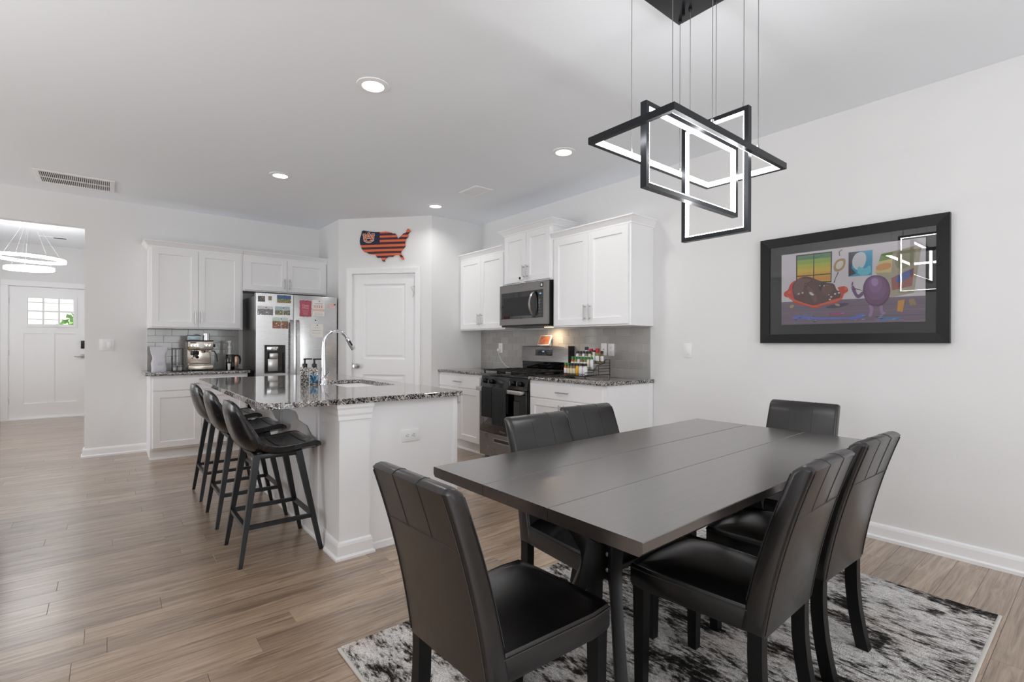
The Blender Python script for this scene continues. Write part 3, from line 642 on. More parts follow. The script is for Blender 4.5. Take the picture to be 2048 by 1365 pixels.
t = card('photo_print', 'wide two-part seaside photo in the second row, right', 1.479, 1.641, 1.535, 1.632, m_photo('photo_e', (170, 188, 194), (140, 138, 96), (56, 64, 70), 5, 5, .55)); box('divider', M['paper'], t, .002, .008, -.002, -.0015, -.0485, .0485)
t = card('photo_print', 'brick rotunda building photo, lowest on the freezer door', 1.452, 1.622, 1.378, 1.505, m_photo('photo_f', (200, 218, 208), (176, 124, 96), (66, 42, 36), 4, 6, .68)); box('divider', M['paper'], t, .004, .009, -.002, -.0015, -.0635, .0635)
sc = []
for k in range(72):
    a = 2*PI*k/72; x, z = math.cos(a), math.sin(a); m_ = max(abs(x), abs(z)); x, z = x/m_, z/m_
    wv = 1-.06*abs(math.sin(a*5)); sc.append((.069*x*(wv if abs(x) > .98 else 1), .1*z*(wv if abs(z) > .98 else 1)))
t = card('invitation_card', 'raspberry-red scalloped invitation card on the fridge door', 1.746, 1.884, 1.521, 1.722, M['pink'], True, sc)
text('lettering', 'Open', .034, M['blush'], t, Matrix.Translation((0, -.0018, .035)) @ Matrix.Rotation(PI/2, 4, 'X'), .0003)
text('lettering', 'House', .028, M['blush'], t, Matrix.Translation((0, -.0018, .008)) @ Matrix.Rotation(PI/2, 4, 'X'), .0003)
for k, wd in enumerate((.04, .03, .036, .03, .024)): box('text_line', M['blush'], t, -wd, wd, -.0019, -.0015, -.02-k*.014, -.018-k*.014)
t = card('greeting_card', 'white greeting card with a row of little striped figures on the fridge door', 1.895, 2.037, 1.538, 1.73, M['paper'])
for k in range(9): box('figure', M['pink'] if k % 2 else M['blush'], t, -.06+k*.0135, -.053+k*.0135, -.0019, -.0014, -.0, .034)
box('script_line', M['ink'], t, -.045, .05, -.0019, -.0014, .05, .055); box('colour_band', M['blush'], t, -.071, .071, -.0019, -.0014, -.04, -.01)
for k in range(3): box('text_line', M['ink'], t, -.05, .05, -.0019, -.0014, -.058-k*.012, -.056-k*.012)
t = card('paper_cutout', 'blush heart-shaped paper cut-out near the right edge of the fridge', 2.079, 2.176, 1.63, 1.705, M['blush'], False, smooth_poly([(-.048, .01), (-.03, .036), (0, .024), (.03, .037), (.048, .012), (.03, -.02), (0, -.038), (-.034, -.02)], 2))
MB().lathe([(.008, -.001), (.008, -.008), (0, -.009)], (.032, 0, .018), 10, 'y').build('magnet', M['blackplastic'], t)
t = card('note_card', 'plain white handwritten note low on the fridge door', 1.867, 2.02, 1.283, 1.442, M['paper'])
for z, w_ in ((.03, .03), (0, .052), (-.03, .05)): box('text_line', M['ink'], t, -w_, w_, -.0018, -.0014, z, z+.0025)
t = thing('magnet', 'single black round magnet between the greeting card and the note', 'magnet', (1.93, 6.0995, 1.487)); MB().lathe([(.007, 0), (.007, -.007), (0, -.008)], (0, 0, 0), 12, 'y').build('disc', M['blackplastic'], t)
# ---- stove
st = thing('stove', 'black and stainless gas stove between the base cabinets', 'stove', (XB-.022, 4.303, 0), R90); SW = .756
box('body', M['blackgloss'], st, .002, SW-.002, .02, .63, .03, .875)
MB().box(0, SW, -.012, .632, .872, .902, r=.008).build('cooktop', M['blackgloss'], st)
MB().prism([(-.018, .76), (.022, .76), (.022, .872), (.0, .872)], .0, SW, 'x').build('control_panel', M['blackgloss'], st)
for k, x in enumerate((.085, .19, .54, .65)):
    kn = MB().lathe([(.024, .0), (.024, -.012), (.02, -.018), (.019, -.038), (.0, -.04)], (x, -.014, .822), 18, 'y').build('knob', M['blackplastic'], st)
    MB().box(x-.003, x+.003, -.058, -.05, .803, .841).build('pointer', M['nickel'], kn)
od = MB().box(.004, SW-.004, -.03, .02, .288, .752, r=.004).build('oven_door', M['blackgloss'], st); MB().box(.09, SW-.09, -.0325, -.029, .37, .66, r=.001).build('window', M['blackglass'], od)
b = MB(); b.box(.012, SW-.012, -.088, -.072, .722, .762, r=.005); b.box(.02, .06, -.075, -.028, .727, .757, r=.004); b.box(SW-.06, SW-.02, -.075, -.028, .727, .757, r=.004); b.build('door_handle', M['nickel'], od)
text('lettering', 'Whirlpool', .024, M['nickel'], od, Matrix.Translation((SW/2+.02, -.0305, .32)) @ Matrix.Rotation(PI/2, 4, 'X'), .0004)
dw = box('drawer', M['darksteel'], st, .004, SW-.004, -.026, .02, .045, .276); box('drawer_gap', M['nickel'], st, .004, SW-.004, -.026, .018, .277, .284)
b = MB(); b.rings([rect(.24, .52, .195, .245, -.0275), rect(.24, .52, .195, .245, -.024), rect(.25, .51, .205, .235, -.022), rect(.25, .51, .205, .235, -.0275)], cap=False, closed=True); b.build('drawer_pull', M['nickel'], dw, smooth=0); box('drawer_pull_slot', M['slot'], dw, .25, .51, -.0265, -.0255, .205, .235)
for x in (.05, SW-.05): MB().lathe([(.02, 0), (.016, .045)], (x, .06, 0), 10).build('foot', M['blackplastic'], st)
for gx0, gx1 in ((.015, .262), (.262+.003, .494-.003), (.494, SW-.015)):
    b = MB(); r_ = .0065; z = .935
    for x in (gx0+.008, gx1-.008): b.tube([(x, .01, z), (x, .52, z)], r_, 4, square=True)
    for y in (.012, .14, .265, .39, .518): b.tube([(gx0+.004, y, z), (gx1-.004, y, z)], r_, 4, square=True)
    for x in (gx0+.012, gx1-.012):
        for y in (.02, .51): b.tube([(x, y, .9), (x, y, z)], r_*.9, 4, square=True)
    b.tube([((gx0+gx1)/2, .02, z), ((gx0+gx1)/2, .51, z)], r_*.8, 4, square=True); b.build('grate', M['iron'], st, smooth=0)
for x in (.14, .378, .62):
    for y in (.15, .4): MB().lathe([(.05, .902), (.05, .91), (.036, .914), (.036, .922), (0, .924)], (x, y, 0), 18).build('burner', M['iron'], st)
bgd = MB().prism([(.55, 1.02), (.565, 1.175), (.572, 1.188), (.632, 1.188), (.632, 1.02)], 0, SW, 'x', r=.006).build('backguard', M['darksteel'], st)
MB().prism([(.575, .9), (.565, 1.02), (.632, 1.02), (.632, .9)], .004, SW-.004, 'x').build('backguard_riser', M['blackgloss'], st)
box('side_cap', M['blackgloss'], st, SW-.012, SW+.001, .548, .633, 1.019, 1.19)
def on_guard(z, o=.001): return .55+(z-1.02)/.155*.015-o
dp = MB().prism([(on_guard(1.085), 1.085), (on_guard(1.085, .004), 1.085), (on_guard(1.15, .004), 1.15), (on_guard(1.15), 1.15)], .235, .5, 'x').build('display_panel', M['blackglass'], st)
text('clock_digits', '7:48', .02, M['display'], dp, Matrix.Translation((.36, on_guard(1.128, .0055), 1.128)) @ Matrix.Rotation(PI/2, 4, 'X'), .0002)
for k in range(4):
    for z in (1.105, 1.125): box('key', M['ink'], dp, .425+k*.018, .433+k*.018, on_guard(z, .005), on_guard(z, .0035), z-.003, z+.003)
# towels over the oven-door handle
def towel(label, x0, x1, zb, zback, m, thick=.006):
    t = thing('towel', label, 'towel', (XB-.022, 4.303, 0), R90); n = 9; f = []
    prof = [(-.066, zback), (-.065, .6), (-.064, .75), (-.070, .766), (-.080, .7705), (-.091, .766), (-.096, .75), (-.097, .6), (-.096, zb)]
    rows_ = []
    for k in range(n):
        u = k/(n-1); x = x0+(x1-x0)*u; wob = .004*math.sin(u*9+x0*30)
        o_ = [(x, y-(wob+.003 if y < -.088 and z < .74 else 0), z) for y, z in prof]; i_ = [(x, y+(thick if y < -.088 else -.0005)-(wob+.003 if y < -.088 and z < .74 else 0), z+(-.004 if z > .76 else 0)) for y, z in prof[::-1]]
        rows_.append(o_+i_)
    MB().rings(rows_).build('cloth', m, t)
    return t
def m_towel():
    m = mat('patterned_black_towel', (30, 31, 32), .95); t = NT(m); wv = t.new('ShaderNodeTexChecker'); wv.inputs['Scale'].default_value = 90; t.link(t.mapping(rot=(.78, 0, 0)), wv.inputs['Vector'])
    t.link(t.mix(wv.outputs[1], lin((26, 27, 28)), lin((52, 54, 55))), t.b.inputs['Base Color']); return m
M['towelp'] = m_towel()
towel('shorter dark towel at the left of the oven handle', .125, .30, .462, .62, M['towel'])
towel('longer black lattice-patterned towel in the middle of the oven handle', .31, .53, .395, .52, M['towelp'])
# ---- microwave
mw = thing('microwave', 'stainless over-the-range microwave under the raised cabinet', 'microwave', (3.335, 4.300, 0), R90); MWW = .757
box('body', M['blackplastic'], mw, .004, MWW-.004, .03, .398, 1.405, 1.846)
b = MB(); plate(b, 0, MWW, 1.41, 1.838, 0, .03, [(.03, .70, 1.475, 1.755)]); b.build('fascia', M['darksteel'], mw, smooth=0)
gd = box('door_glass', M['blackglass'], mw, .031, .585, .004, .02, 1.476, 1.754); box('window_mesh', mat('mesh_window', (34, 34, 36), .25), gd, .06, .50, .0035, .0045, 1.505, 1.70)
cpn = box('control_panel', M['blackglass'], mw, .588, .699, .004, .02, 1.476, 1.754)
text('clock_digits', '7:48', .02, M['display'], cpn, Matrix.Translation((.65, .0036, 1.715)) @ Matrix.Rotation(PI/2, 4, 'X'), .0002)
for k in range(3):
    for j in range(6): box('key', M['ink'], cpn, .625+k*.02, .631+k*.02, .0032, .0042, 1.50+j*.03, 1.506+j*.03)
pts = [(.575, .002, 1.49), (.57, -.03, 1.51), (.562, -.05, 1.56), (.558, -.056, 1.615), (.562, -.05, 1.67), (.57, -.03, 1.72), (.575, .002, 1.742)]
MB().rings([[(x-.014, y-.006, z), (x+.014, y-.006, z), (x+.012, y+.007, z), (x-.012, y+.007, z)] for x, y, z in pts]).build('handle', M['nickel'], mw, smooth=60)
t = MB().box(.655, .70, -.002, .001, 1.778, 1.822, r=.001).build('energy_badge', M['blackplastic'], mw); MB().prism(rrect(.667, .688, 1.788, 1.812, .004), -.0028, -.002, 'y').build('badge_mark', M['plate'], t)
MB().prism([(.02, 1.408), (.02, 1.392), (.35, 1.385), (.39, 1.408)], .01, MWW-.01, 'x').build('underside', M['blackplastic'], mw)
box('lamp_lens', mat('warm_lens', (255, 230, 190), .4, emit=(255, 206, 140), es=9), mw, .48, .58, .22, .30, 1.3855, 1.391)
area('microwave_lamp', (3.60, 3.78, 1.378), (0, 0, 0), .07, .05, 1.6, (1, .74, .48))
# little camera and smart display
t = thing('security_camera', 'tiny white camera with a dark lens standing on the microwave front', 'camera', (3.312, 3.905, 1.84), R90)
MB().box(-.022, .022, -.018, .006, .008, .012, r=.001).build('stand', M['plate'], t); MB().tube([(0, -.004, .01), (0, -.004, .03)], .005).build('stem', M['plate'], t)
MB().box(-.02, .02, -.022, .012, .026, .07, r=.008).build('housing', M['plate'], t); MB().lathe([(.014, -.022), (.014, -.026), (0, -.027)], (0, 0, .048), 16, 'y').build('lens', M['blackglass'], t)
MB().box(-.03, .03, -.0, .03, -.0015, .009, r=.001).build('base_pad', M['plate'], t)
t = thing('smart_display', 'small white-framed smart display leaning on top of the stove backguard', 'display', (3.672, 3.925, 1.188), R90)
tilt = Matrix.Rotation(-.5, 4, 'X')
b = MB(); b.box(-.092, .092, -.012, .0, 0, .118, r=.005); o = b.build('housing', M['plate'], t); o.location = (0, -.028, .004); o.rotation_euler = (-.42, 0, 0)
sm = mat('warm_screen', (150, 90, 70), .2, emit=(176, 108, 78), es=.16); q = NT(sm); q.link(q.ramp(q.noise(q.mapping(), 26, 3), [(.35, (96, 52, 40)), (.5, (196, 140, 104)), (.65, (240, 214, 180))]), q.b.inputs['Emission Color'])
box('screen', sm, o, -.082, .082, -.0132, -.012, .01, .108)
MB().prism([(-.03, 0), (.034, 0), (.02, .07)], -.06, .06, 'x').build('foot', M['plate'], t)
# ---- spice rack and bottles
RX, RY = 3.252, 3.275
sp = thing('spice_rack', 'black wire three-step spice rack on the counter right of the stove', 'spice rack', (RX, RY, CT), R90)
b = MB()
for x in (0, .305):
    b.tube([(x, .0, .0), (x, .0, .03), (x, .34, .03), (x, .34, .0)], .004, 6); b.tube([(x, .34, .03), (x, .34, .165), (x, .27, .165), (x, .27, .13)], .004, 6)
    b.tube([(x, .0, .055), (x, .11, .055), (x, .16, .115), (x, .25, .13), (x, .27, .16)], .003, 6)
    for z in (.06, .085, .11, .135): b.tube([(x, .18, z), (x, .34, z)], .002, 5)
    b.tube([(x, .18, .03), (x, .18, .11)], .003, 6)
b.build('wire_frame', M['blackmetal'], sp)
for k, (y0, z) in enumerate(((0, .018), (.095, .072), (.18, .132))):
    MB().box(.0, .305, y0, y0+.088, z, z+.004, r=.001).build('shelf', M['blackmetal'], sp); MB().tube([(0, y0, z+.022), (.305, y0, z+.022)], .003, 6).build('front_rail', M['blackmetal'], sp)
def bottle(label, x, y, z, r, h, body, cap, lab=None, caph=.02, name='spice_bottle'):
    t = thing(name, label, 'bottle', (RX+y, RY-x, CT+z+.0045), R90, 'spice bottles on the rack')
    MB().lathe([(r*.92, 0), (r, .004), (r, h*.78), (r*.72, h*.9), (r*.68, h)], seg=14).build('jar', M[body], t)
    if lab: MB().lathe([(r+.0006, h*.15), (r+.0009, h*.16), (r+.0009, h*.68), (r+.0006, h*.69)], seg=14).build('label', M[lab], t)
    MB().lathe([(r*.84, h-.002), (r*.86, h+.002), (r*.86, h+caph-.003), (r*.76, h+caph), (0, h+caph)], seg=14).build('lid', M[cap], t)
F = [('front-step bottle of paprika with a green lid, leftmost on the rack', .03, 'spiceorange', 'green', 'whitelabel'), ('front-step green-lidded bottle of pale spice, second from the left', .066, 'spicebrown', 'green', 'cream'),
     ('front-step bottle of dried herbs with a dark lid, third from the left', .104, 'spicegreen', 'navy', 'cream'), ('front-step bottle with a cream label, fourth from the left', .14, 'spicebrown', 'navy', 'cream'),
     ('bright yellow front-step bottle with a black lid', .177, 'yellow', 'blackplastic', 'yellow'), ('broad front-step jar with a white and blue label', .222, 'whitelabel', 'navy', 'whitelabel'), ('broad white front-step jar, rightmost of the lowest step', .27, 'whitelabel', 'blackplastic', 'whitelabel')]
for k, (lb, x, bd, cp_, lab) in enumerate(F): bottle(lb, x, .042, .022, .0165 if k < 5 else .0215, .088, bd, cp_, lab)
for k in range(7): bottle('green-lidded spice bottle on the middle step, %s from the left' % ('first second third fourth fifth sixth seventh'.split()[k]), .03+k*.039, .135, .076, .0165, .092, ('spiceorange', 'spicegreen', 'whitelabel', 'spicebrown', 'spicegreen', 'cream', 'whitelabel')[k], 'green', 'cream' if k % 2 else 'whitelabel')
for k in range(5): bottle('dark-lidded spice bottle at the front of the top step, %s from the left' % ('first second third fourth fifth'.split()[k]), .03+k*.038, .20, .136, .0155, .082, ('whitelabel', 'spicebrown', 'whitelabel', 'spicegreen', 'cream')[k], 'navy', 'whitelabel')
bottle('white bottle with a red lid at the right of the top step', .274, .20, .136, .018, .09, 'spicegreen', 'red', 'whitelabel'); bottle('plain white bottle beside the red-lidded one on the top step', .235, .20, .136, .016, .075, 'whitelabel', 'whitelabel', 'whitelabel')
bottle('tallest bottle at the back with a navy lid and white label', .105, .245, .136, .021, .115, 'whitelabel', 'navy', 'whitelabel', .026); bottle('back-row jar of green herbs with a red lid', .16, .245, .136, .022, .10, 'spicegreen', 'red', 'cream', .024)
bottle('small black-lidded jar between the two red-lidded back-row jars', .2, .245, .136, .014, .09, 'cream', 'blackplastic', 'cream'); bottle('back-row yellow jar with a broad red lid', .238, .245, .136, .023, .10, 'yellow', 'red', 'yellow', .028)
bottle('slim grey bottle with a black lid at the right end of the back row', .286, .25, .136, .017, .085, 'spicebrown', 'blackplastic', 'whitelabel')
# ---- coffee corner
YK = 6.45
t = thing('coffee_bag', 'pale lilac-grey standing coffee bag at the left end of the counter', 'bag', (.419, YK, CT))
pr = [(0, .066, .032), (.03, .068, .036), (.09, .066, .03), (.135, .060, .02), (.16, .056, .013), (.19, .066, .010), (.23, .078, .006), (.265, .079, .003)]
MB().rings([[(hw*math.copysign(abs(math.cos(a))**.5, math.cos(a)) + .004*math.sin(z*60), hd*math.copysign(abs(math.sin(a))**.8, math.sin(a))+.003*math.sin(a*3+z*70), z) for a in [2*PI*k/28 for k in range(28)]] for z, hw, hd in pr]).build('pouch', M['bag'], t, smooth=50)
box('top_seal', M['bag'], t, -.078, .078, -.003, .003, .25, .267); MB().prism(rrect(-.012, .016, .075, .105, .004), -.0385, -.02, 'y').build('sticker', mat('sticker_blue', (196, 206, 222), .5), t)
t = thing('wire_basket', 'tall black wire pod holder between the coffee bag and the espresso machine', 'holder', (.585, YK+.01, CT))
MB().lathe([(.062, 0), (.062, .008), (0, .008)], seg=24).build('base', M['blackplastic'], t)
for k in range(10):
    a = 2*PI*k/10; MB().tube([(.055*math.cos(a), .055*math.sin(a), .006), (.055*math.cos(a), .055*math.sin(a), .245)], .0022, 5).build('wire', M['blackmetal'], t)
for z in (.05, .245): MB().tube([(.055*math.cos(a), .055*math.sin(a), z) for a in [2*PI*k/24 for k in range(24)]], .0028, 5, closed=True).build('hoop', M['blackmetal'], t)
for k, (x, y, lb) in enumerate(((-.026, 0, 'left'), (.026, .004, 'right'))):
    q = MB().lathe([(.016, 0), (.021, .045), (.0235, .047), (.0235, .05), (0, .051)], seg=16).build('coffee_pod', M['plate'], None, (.585+x, YK+.01+y, CT+.0085)); tag(q, 'white coffee pod at the bottom of the wire holder, %s one' % lb, 'pod', 'pods in the wire holder')
tr = MB().box(.52, 1.215, YK-.17, YK+.17, CT, CT+.004, r=.0015).build('counter_mat', M['blackplastic']); tag(tr, 'thin black mat under the espresso machine and mug', 'mat')
Z0 = CT+.004
em = thing('espresso_machine', 'steel espresso machine with round gauge and black portafilter', 'coffee machine', (.789, YK, Z0))
es_ = mat('warm_steel', (206, 196, 184), .22, 1); 
MB().box(-.118, .118, -.12, .13, .008, .062, r=.012).build('drip_tray', es_, em); MB().box(-.10, .10, -.112, .0, .062, .068, r=.002).build('drip_grid', M['nickel'], em)
for x in (-.09, .09): MB().lathe([(.014, 0), (.014, .01)], (x, -.09, 0), 10).build('foot', M['blackplastic'], em)
MB().box(-.112, .112, .02, .14, .06, .25, r=.006).build('back_body', es_, em); MB().box(-.12, .12, -.095, .14, .228, .325, r=.014).build('head', es_, em)
MB().box(-.125, .122, -.1, .14, .322, .334, r=.004).build('top_tray', M['blackplastic'], em)
MB().lathe([(.030, -.094), (.030, -.102), (.026, -.104), (0, -.104)], (.005, 0, .275), 20, 'y').build('gauge', M['plate'], em)
for x in (-.085, -.052, .055, .085): MB().lathe([(.0125, -.094), (.0125, -.101), (0, -.102)], (x, 0, .277), 14, 'y').build('button', M['chrome'], em)
MB().box(-.10, -.045, -.0975, -.093, .30, .311).build('badge', M['slot'], em)
for x in (-.052, .052): MB().lathe([(.022, .20), (.026, .23)], (x, -.05, 0), 16).build('group_head', M['chrome'], em)
pf = MB().lathe([(.036, .17), (.04, .178), (.04, .21), (.034, .214)], (-.052, -.05, 0), 18).build('portafilter', M['blackplastic'], em)
b = MB(); b.tube([(-.052, -.08, .19), (-.05, -.13, .172), (-.045, -.19, .15)], [.011, .014, .016], 12); b.build('grip', M['blackplastic'], pf)
b = MB(); b.tube([(-.06, -.05, .172), (-.062, -.052, .15), (-.075, -.06, .135)], .008, 8); b.tube([(-.045, -.05, .172), (-.043, -.052, .15), (-.03, -.06, .135)], .008, 8); b.build('spout', M['chrome'], pf)
MB().tube([(.112, -.03, .215), (.135, -.05, .21), (.15, -.065, .17), (.158, -.07, .12), (.16, -.07, .095)], .006, 10).build('steam_wand', M['blackplastic'], em)
MB().lathe([(.018, .118), (.018, .145), (0, .146)], (0, -.02, .275), 14, 'x').build('steam_knob', M['blackplastic'], em)
t = thing('storage_box', 'clear blue-tinted box with dark rim on top of the espresso machine', 'box', (.735, YK+.03, Z0+.334)); MB().box(-.056, .056, -.05, .05, 0, .05, r=.004).build('tub', mat('ice_blue_plastic', (176, 196, 206), .12, 0, .4), t); MB().box(-.06, .06, -.053, .053, .049, .057, r=.002).build('rim', M['slot'], t)
t = thing('tumbler', 'polished steel cup upside down on the espresso machine', 'cup', (.852, YK+.01, Z0+.334)); MB().lathe([(.034, 0), (.034, .003), (.031, .075), (.027, .080), (0, .080)], seg=20).build('shell', M['chrome'], t)
t = thing('milk_jug', 'black insulated milk jug with copper-backed handle near the fridge', 'jug', (1.087, YK, Z0)); MB().lathe([(.043, 0), (.046, .006), (.046, .165), (.043, .172), (.038, .172), (.038, .02), (0, .018)], seg=24).build('body', M['blackgloss'], t)
b = MB(); b.tube([(.043, 0, .158), (.075, 0, .162), (.095, 0, .15), (.103, 0, .11), (.098, 0, .06)], [.010, .011, .011, .010, .008], 10); b.build('handle', M['blackplastic'], t); MB().box(.044, .082, -.006, .006, .03, .15, r=.005).build('handle_plate', M['copper'], t)
MB().prism([(.02+.016*math.cos(a), .06+.03*math.sin(a)) for a in [2*PI*k/20 for k in range(20)]], -.0475, -.04, 'y').build('dial_mark', M['blackmetal'], t)
t = thing('shot_glass', 'small pale measuring cup in front of the black milk jug', 'cup', (1.062, YK-.085, Z0)); MB().lathe([(.013, 0), (.018, .072), (.0165, .072), (.012, .004), (0, .004)], seg=16).build('shell', M['plate'], t)
t = thing('glass_bottle', 'white stoppered glass bottle behind the black milk jug', 'bottle', (1.10, YK+.12, Z0))
MB().lathe([(.042, 0), (.046, .01), (.046, .10), (.03, .15), (.018, .19), (.016, .24)], seg=18).build('body', M['plate'], t); MB().lathe([(.022, .24), (.024, .25), (.012, .275), (.012, .295), (.026, .318), (.026, .328), (0, .332)], seg=18).build('stopper', M['plate'], t)
# ================================================================ wall art data (metres on the wall)
US_OUT =  [(0.319, 2.589), (0.328, 2.584), (0.339, 2.594), (0.374, 2.586), (0.432, 2.575), (0.489, 2.569), (0.552, 2.566), (0.615, 2.568), (0.629, 2.574), (0.635, 2.567), (0.672, 2.561), (0.706, 2.551), (0.712, 2.542), (0.746, 2.542), (0.763, 2.523), (0.774, 2.501), (0.782, 2.477), (0.791, 2.474), (0.802, 2.489), (0.822, 2.507), (0.841, 2.523), (0.855, 2.538), (0.886, 2.545), (0.897, 2.576), (0.908, 2.594), (0.922, 2.594), (0.945, 2.564), (0.925, 2.543), (0.911, 2.533), (0.917, 2.504), (0.903, 2.486), (0.886, 2.473), (0.884, 2.455), (0.877, 2.434), (0.875, 2.412), (0.882, 2.396), (0.877, 2.381), (0.85, 2.349), (0.831, 2.329), (0.822, 2.308), (0.831, 2.286), (0.848, 2.264), (0.862, 2.238), (0.856, 2.222), (0.84, 2.225), (0.823, 2.247), (0.811, 2.271), (0.792, 2.282), (0.763, 2.283), (0.729, 2.276), (0.721, 2.26), (0.69, 2.264), (0.656, 2.262), (0.633, 2.244), (0.616, 2.223), (0.613, 2.204), (0.588, 2.213), (0.576, 2.24), (0.559, 2.259), (0.536, 2.254), (0.516, 2.26), (0.505, 2.282), (0.49, 2.296), (0.456, 2.296), (0.41, 2.306), (0.381, 2.326), (0.352, 2.329), (0.34, 2.343), (0.314, 2.374), (0.307, 2.398), (0.297, 2.426), (0.292, 2.464), (0.296, 2.501), (0.311, 2.539), (0.316, 2.565)]
ART = {
'frame_o': [(0.017, 0.752), (1.064, 0.749), (1.06, 0.006), (0.011, 0.008)],
'frame_i': [(0.073, 0.7), (1.009, 0.693), (1.0, 0.061), (0.071, 0.066)],
'print_': [(0.137, 0.628), (0.942, 0.625), (0.941, 0.131), (0.138, 0.13)],
'floor': [(0.138, 0.292), (0.941, 0.281), (0.941, 0.131), (0.138, 0.13)],
'win': [(0.233, 0.614), (0.456, 0.611), (0.452, 0.405), (0.234, 0.424)],
'wi': [(0.241, 0.606), (0.448, 0.603), (0.446, 0.412), (0.241, 0.431)],
'win2': [(0.241, 0.519), (0.448, 0.51), (0.446, 0.412), (0.241, 0.431)],
'wm1': [(0.343, 0.607), (0.349, 0.606), (0.347, 0.42), (0.342, 0.42)],
'wm2': [(0.241, 0.469), (0.447, 0.466), (0.447, 0.46), (0.241, 0.463)],
'blue': [(0.55, 0.59), (0.681, 0.589), (0.678, 0.429), (0.55, 0.433)],
'bdark': [(0.55, 0.59), (0.611, 0.588), (0.577, 0.546), (0.567, 0.488), (0.593, 0.449), (0.55, 0.433)],
'bface': [(0.589, 0.581), (0.635, 0.585), (0.651, 0.543), (0.636, 0.488), (0.608, 0.462), (0.577, 0.487), (0.567, 0.532)],
'clock': [(0.467, 0.523), (0.484, 0.55), (0.51, 0.558), (0.535, 0.551), (0.532, 0.507), (0.51, 0.476), (0.477, 0.469), (0.463, 0.493)],
'easel': [(0.731, 0.554), (0.782, 0.564), (0.924, 0.587), (0.888, 0.302), (0.777, 0.283), (0.696, 0.445)],
'eg': [(0.725, 0.555), (0.785, 0.56), (0.774, 0.506), (0.713, 0.51)],
'ey': [(0.713, 0.51), (0.782, 0.519), (0.777, 0.436), (0.696, 0.441)],
'eo': [(0.777, 0.401), (0.887, 0.451), (0.879, 0.344), (0.78, 0.324)],
'leg1': [(0.811, 0.26), (0.844, 0.265), (0.834, 0.19), (0.806, 0.195)],
'leg2': [(0.863, 0.263), (0.888, 0.268), (0.9, 0.231), (0.869, 0.226)],
'couch': [(0.151, 0.343), (0.159, 0.367), (0.182, 0.373), (0.193, 0.412), (0.219, 0.438), (0.245, 0.439), (0.249, 0.368), (0.292, 0.301), (0.377, 0.281), (0.458, 0.29), (0.504, 0.347), (0.481, 0.367), (0.53, 0.377), (0.55, 0.354), (0.546, 0.332), (0.523, 0.325), (0.516, 0.287), (0.471, 0.263), (0.411, 0.259), (0.356, 0.234), (0.3, 0.258), (0.223, 0.276), (0.197, 0.324), (0.167, 0.324)],
'eleph': [(0.212, 0.355), (0.208, 0.403), (0.234, 0.44), (0.267, 0.459), (0.306, 0.461), (0.341, 0.445), (0.376, 0.425), (0.404, 0.412), (0.438, 0.401), (0.471, 0.395), (0.481, 0.349), (0.51, 0.339), (0.504, 0.295), (0.458, 0.268), (0.404, 0.275), (0.349, 0.255), (0.292, 0.266), (0.256, 0.284), (0.223, 0.306)],
'ear': [(0.212, 0.363), (0.223, 0.417), (0.256, 0.454), (0.285, 0.451), (0.288, 0.396), (0.27, 0.342), (0.241, 0.329)],
'head2': [(0.373, 0.384), (0.39, 0.406), (0.417, 0.403), (0.423, 0.372), (0.404, 0.351), (0.38, 0.357)],
'tusk': [(0.315, 0.347), (0.328, 0.353), (0.349, 0.332), (0.345, 0.324), (0.328, 0.329)],
'egg': [(0.629, 0.337), (0.633, 0.372), (0.648, 0.407), (0.672, 0.425), (0.702, 0.427), (0.734, 0.416), (0.757, 0.393), (0.771, 0.353), (0.774, 0.311), (0.763, 0.27), (0.737, 0.237), (0.702, 0.228), (0.666, 0.241), (0.642, 0.278)],
'arm': [(0.565, 0.364), (0.577, 0.376), (0.59, 0.347), (0.602, 0.303), (0.63, 0.337), (0.639, 0.314), (0.612, 0.287), (0.593, 0.292), (0.574, 0.33)],
'l1': [(0.66, 0.245), (0.687, 0.232), (0.685, 0.197), (0.679, 0.165), (0.658, 0.169), (0.67, 0.201)],
'l2': [(0.717, 0.234), (0.738, 0.237), (0.734, 0.202), (0.755, 0.187), (0.732, 0.17), (0.72, 0.199)],
'splash': [(0.182, 0.173), (0.249, 0.194), (0.377, 0.173), (0.485, 0.173), (0.575, 0.162), (0.63, 0.203), (0.636, 0.156), (0.511, 0.157), (0.377, 0.162)],
'splash2': [(0.685, 0.147), (0.755, 0.159), (0.839, 0.159), (0.834, 0.149), (0.755, 0.143), (0.714, 0.135)],
'shadow': [(0.471, 0.26), (0.549, 0.266), (0.555, 0.251), (0.485, 0.229), (0.404, 0.237)],
}

# ================================================================ rug, table, chairs
rug = thing('area_rug', 'black, grey and cream distressed area rug under the dining table', 'rug', (1.895, 1.14, 0))
hw, hd = 1.18, .803
def wavy_rug():
    b = MB(); nx, ny = 60, 40; rr = random.Random(5); V = []
    for i in range(nx+1):
        V.append([b.b.verts.new((-hw+2*hw*i/nx, -hd+2*hd*j/ny, .0105+rr.uniform(-.0008, .0008))) for j in range(ny+1)])
    for i in range(nx):
        for j in range(ny): b.b.faces.new((V[i][j], V[i+1][j], V[i+1][j+1], V[i][j+1]))
    bl = [(-hw, -hd), (hw, -hd), (hw, hd), (-hw, hd)]
    edge = [V[i][0] for i in range(nx+1)]+[V[nx][j] for j in range(1, ny+1)]+[V[i][ny] for i in range(nx-1, -1, -1)]+[V[0][j] for j in range(ny-1, 0, -1)]
    low = [b.b.verts.new((v.co.x, v.co.y, .0005)) for v in edge]; n = len(edge)
    for k in range(n): b.b.faces.new((edge[(k+1) % n], edge[k], low[k], low[(k+1) % n]))
    return b.build('pile', M['rug'], rug)
wavy_rug()
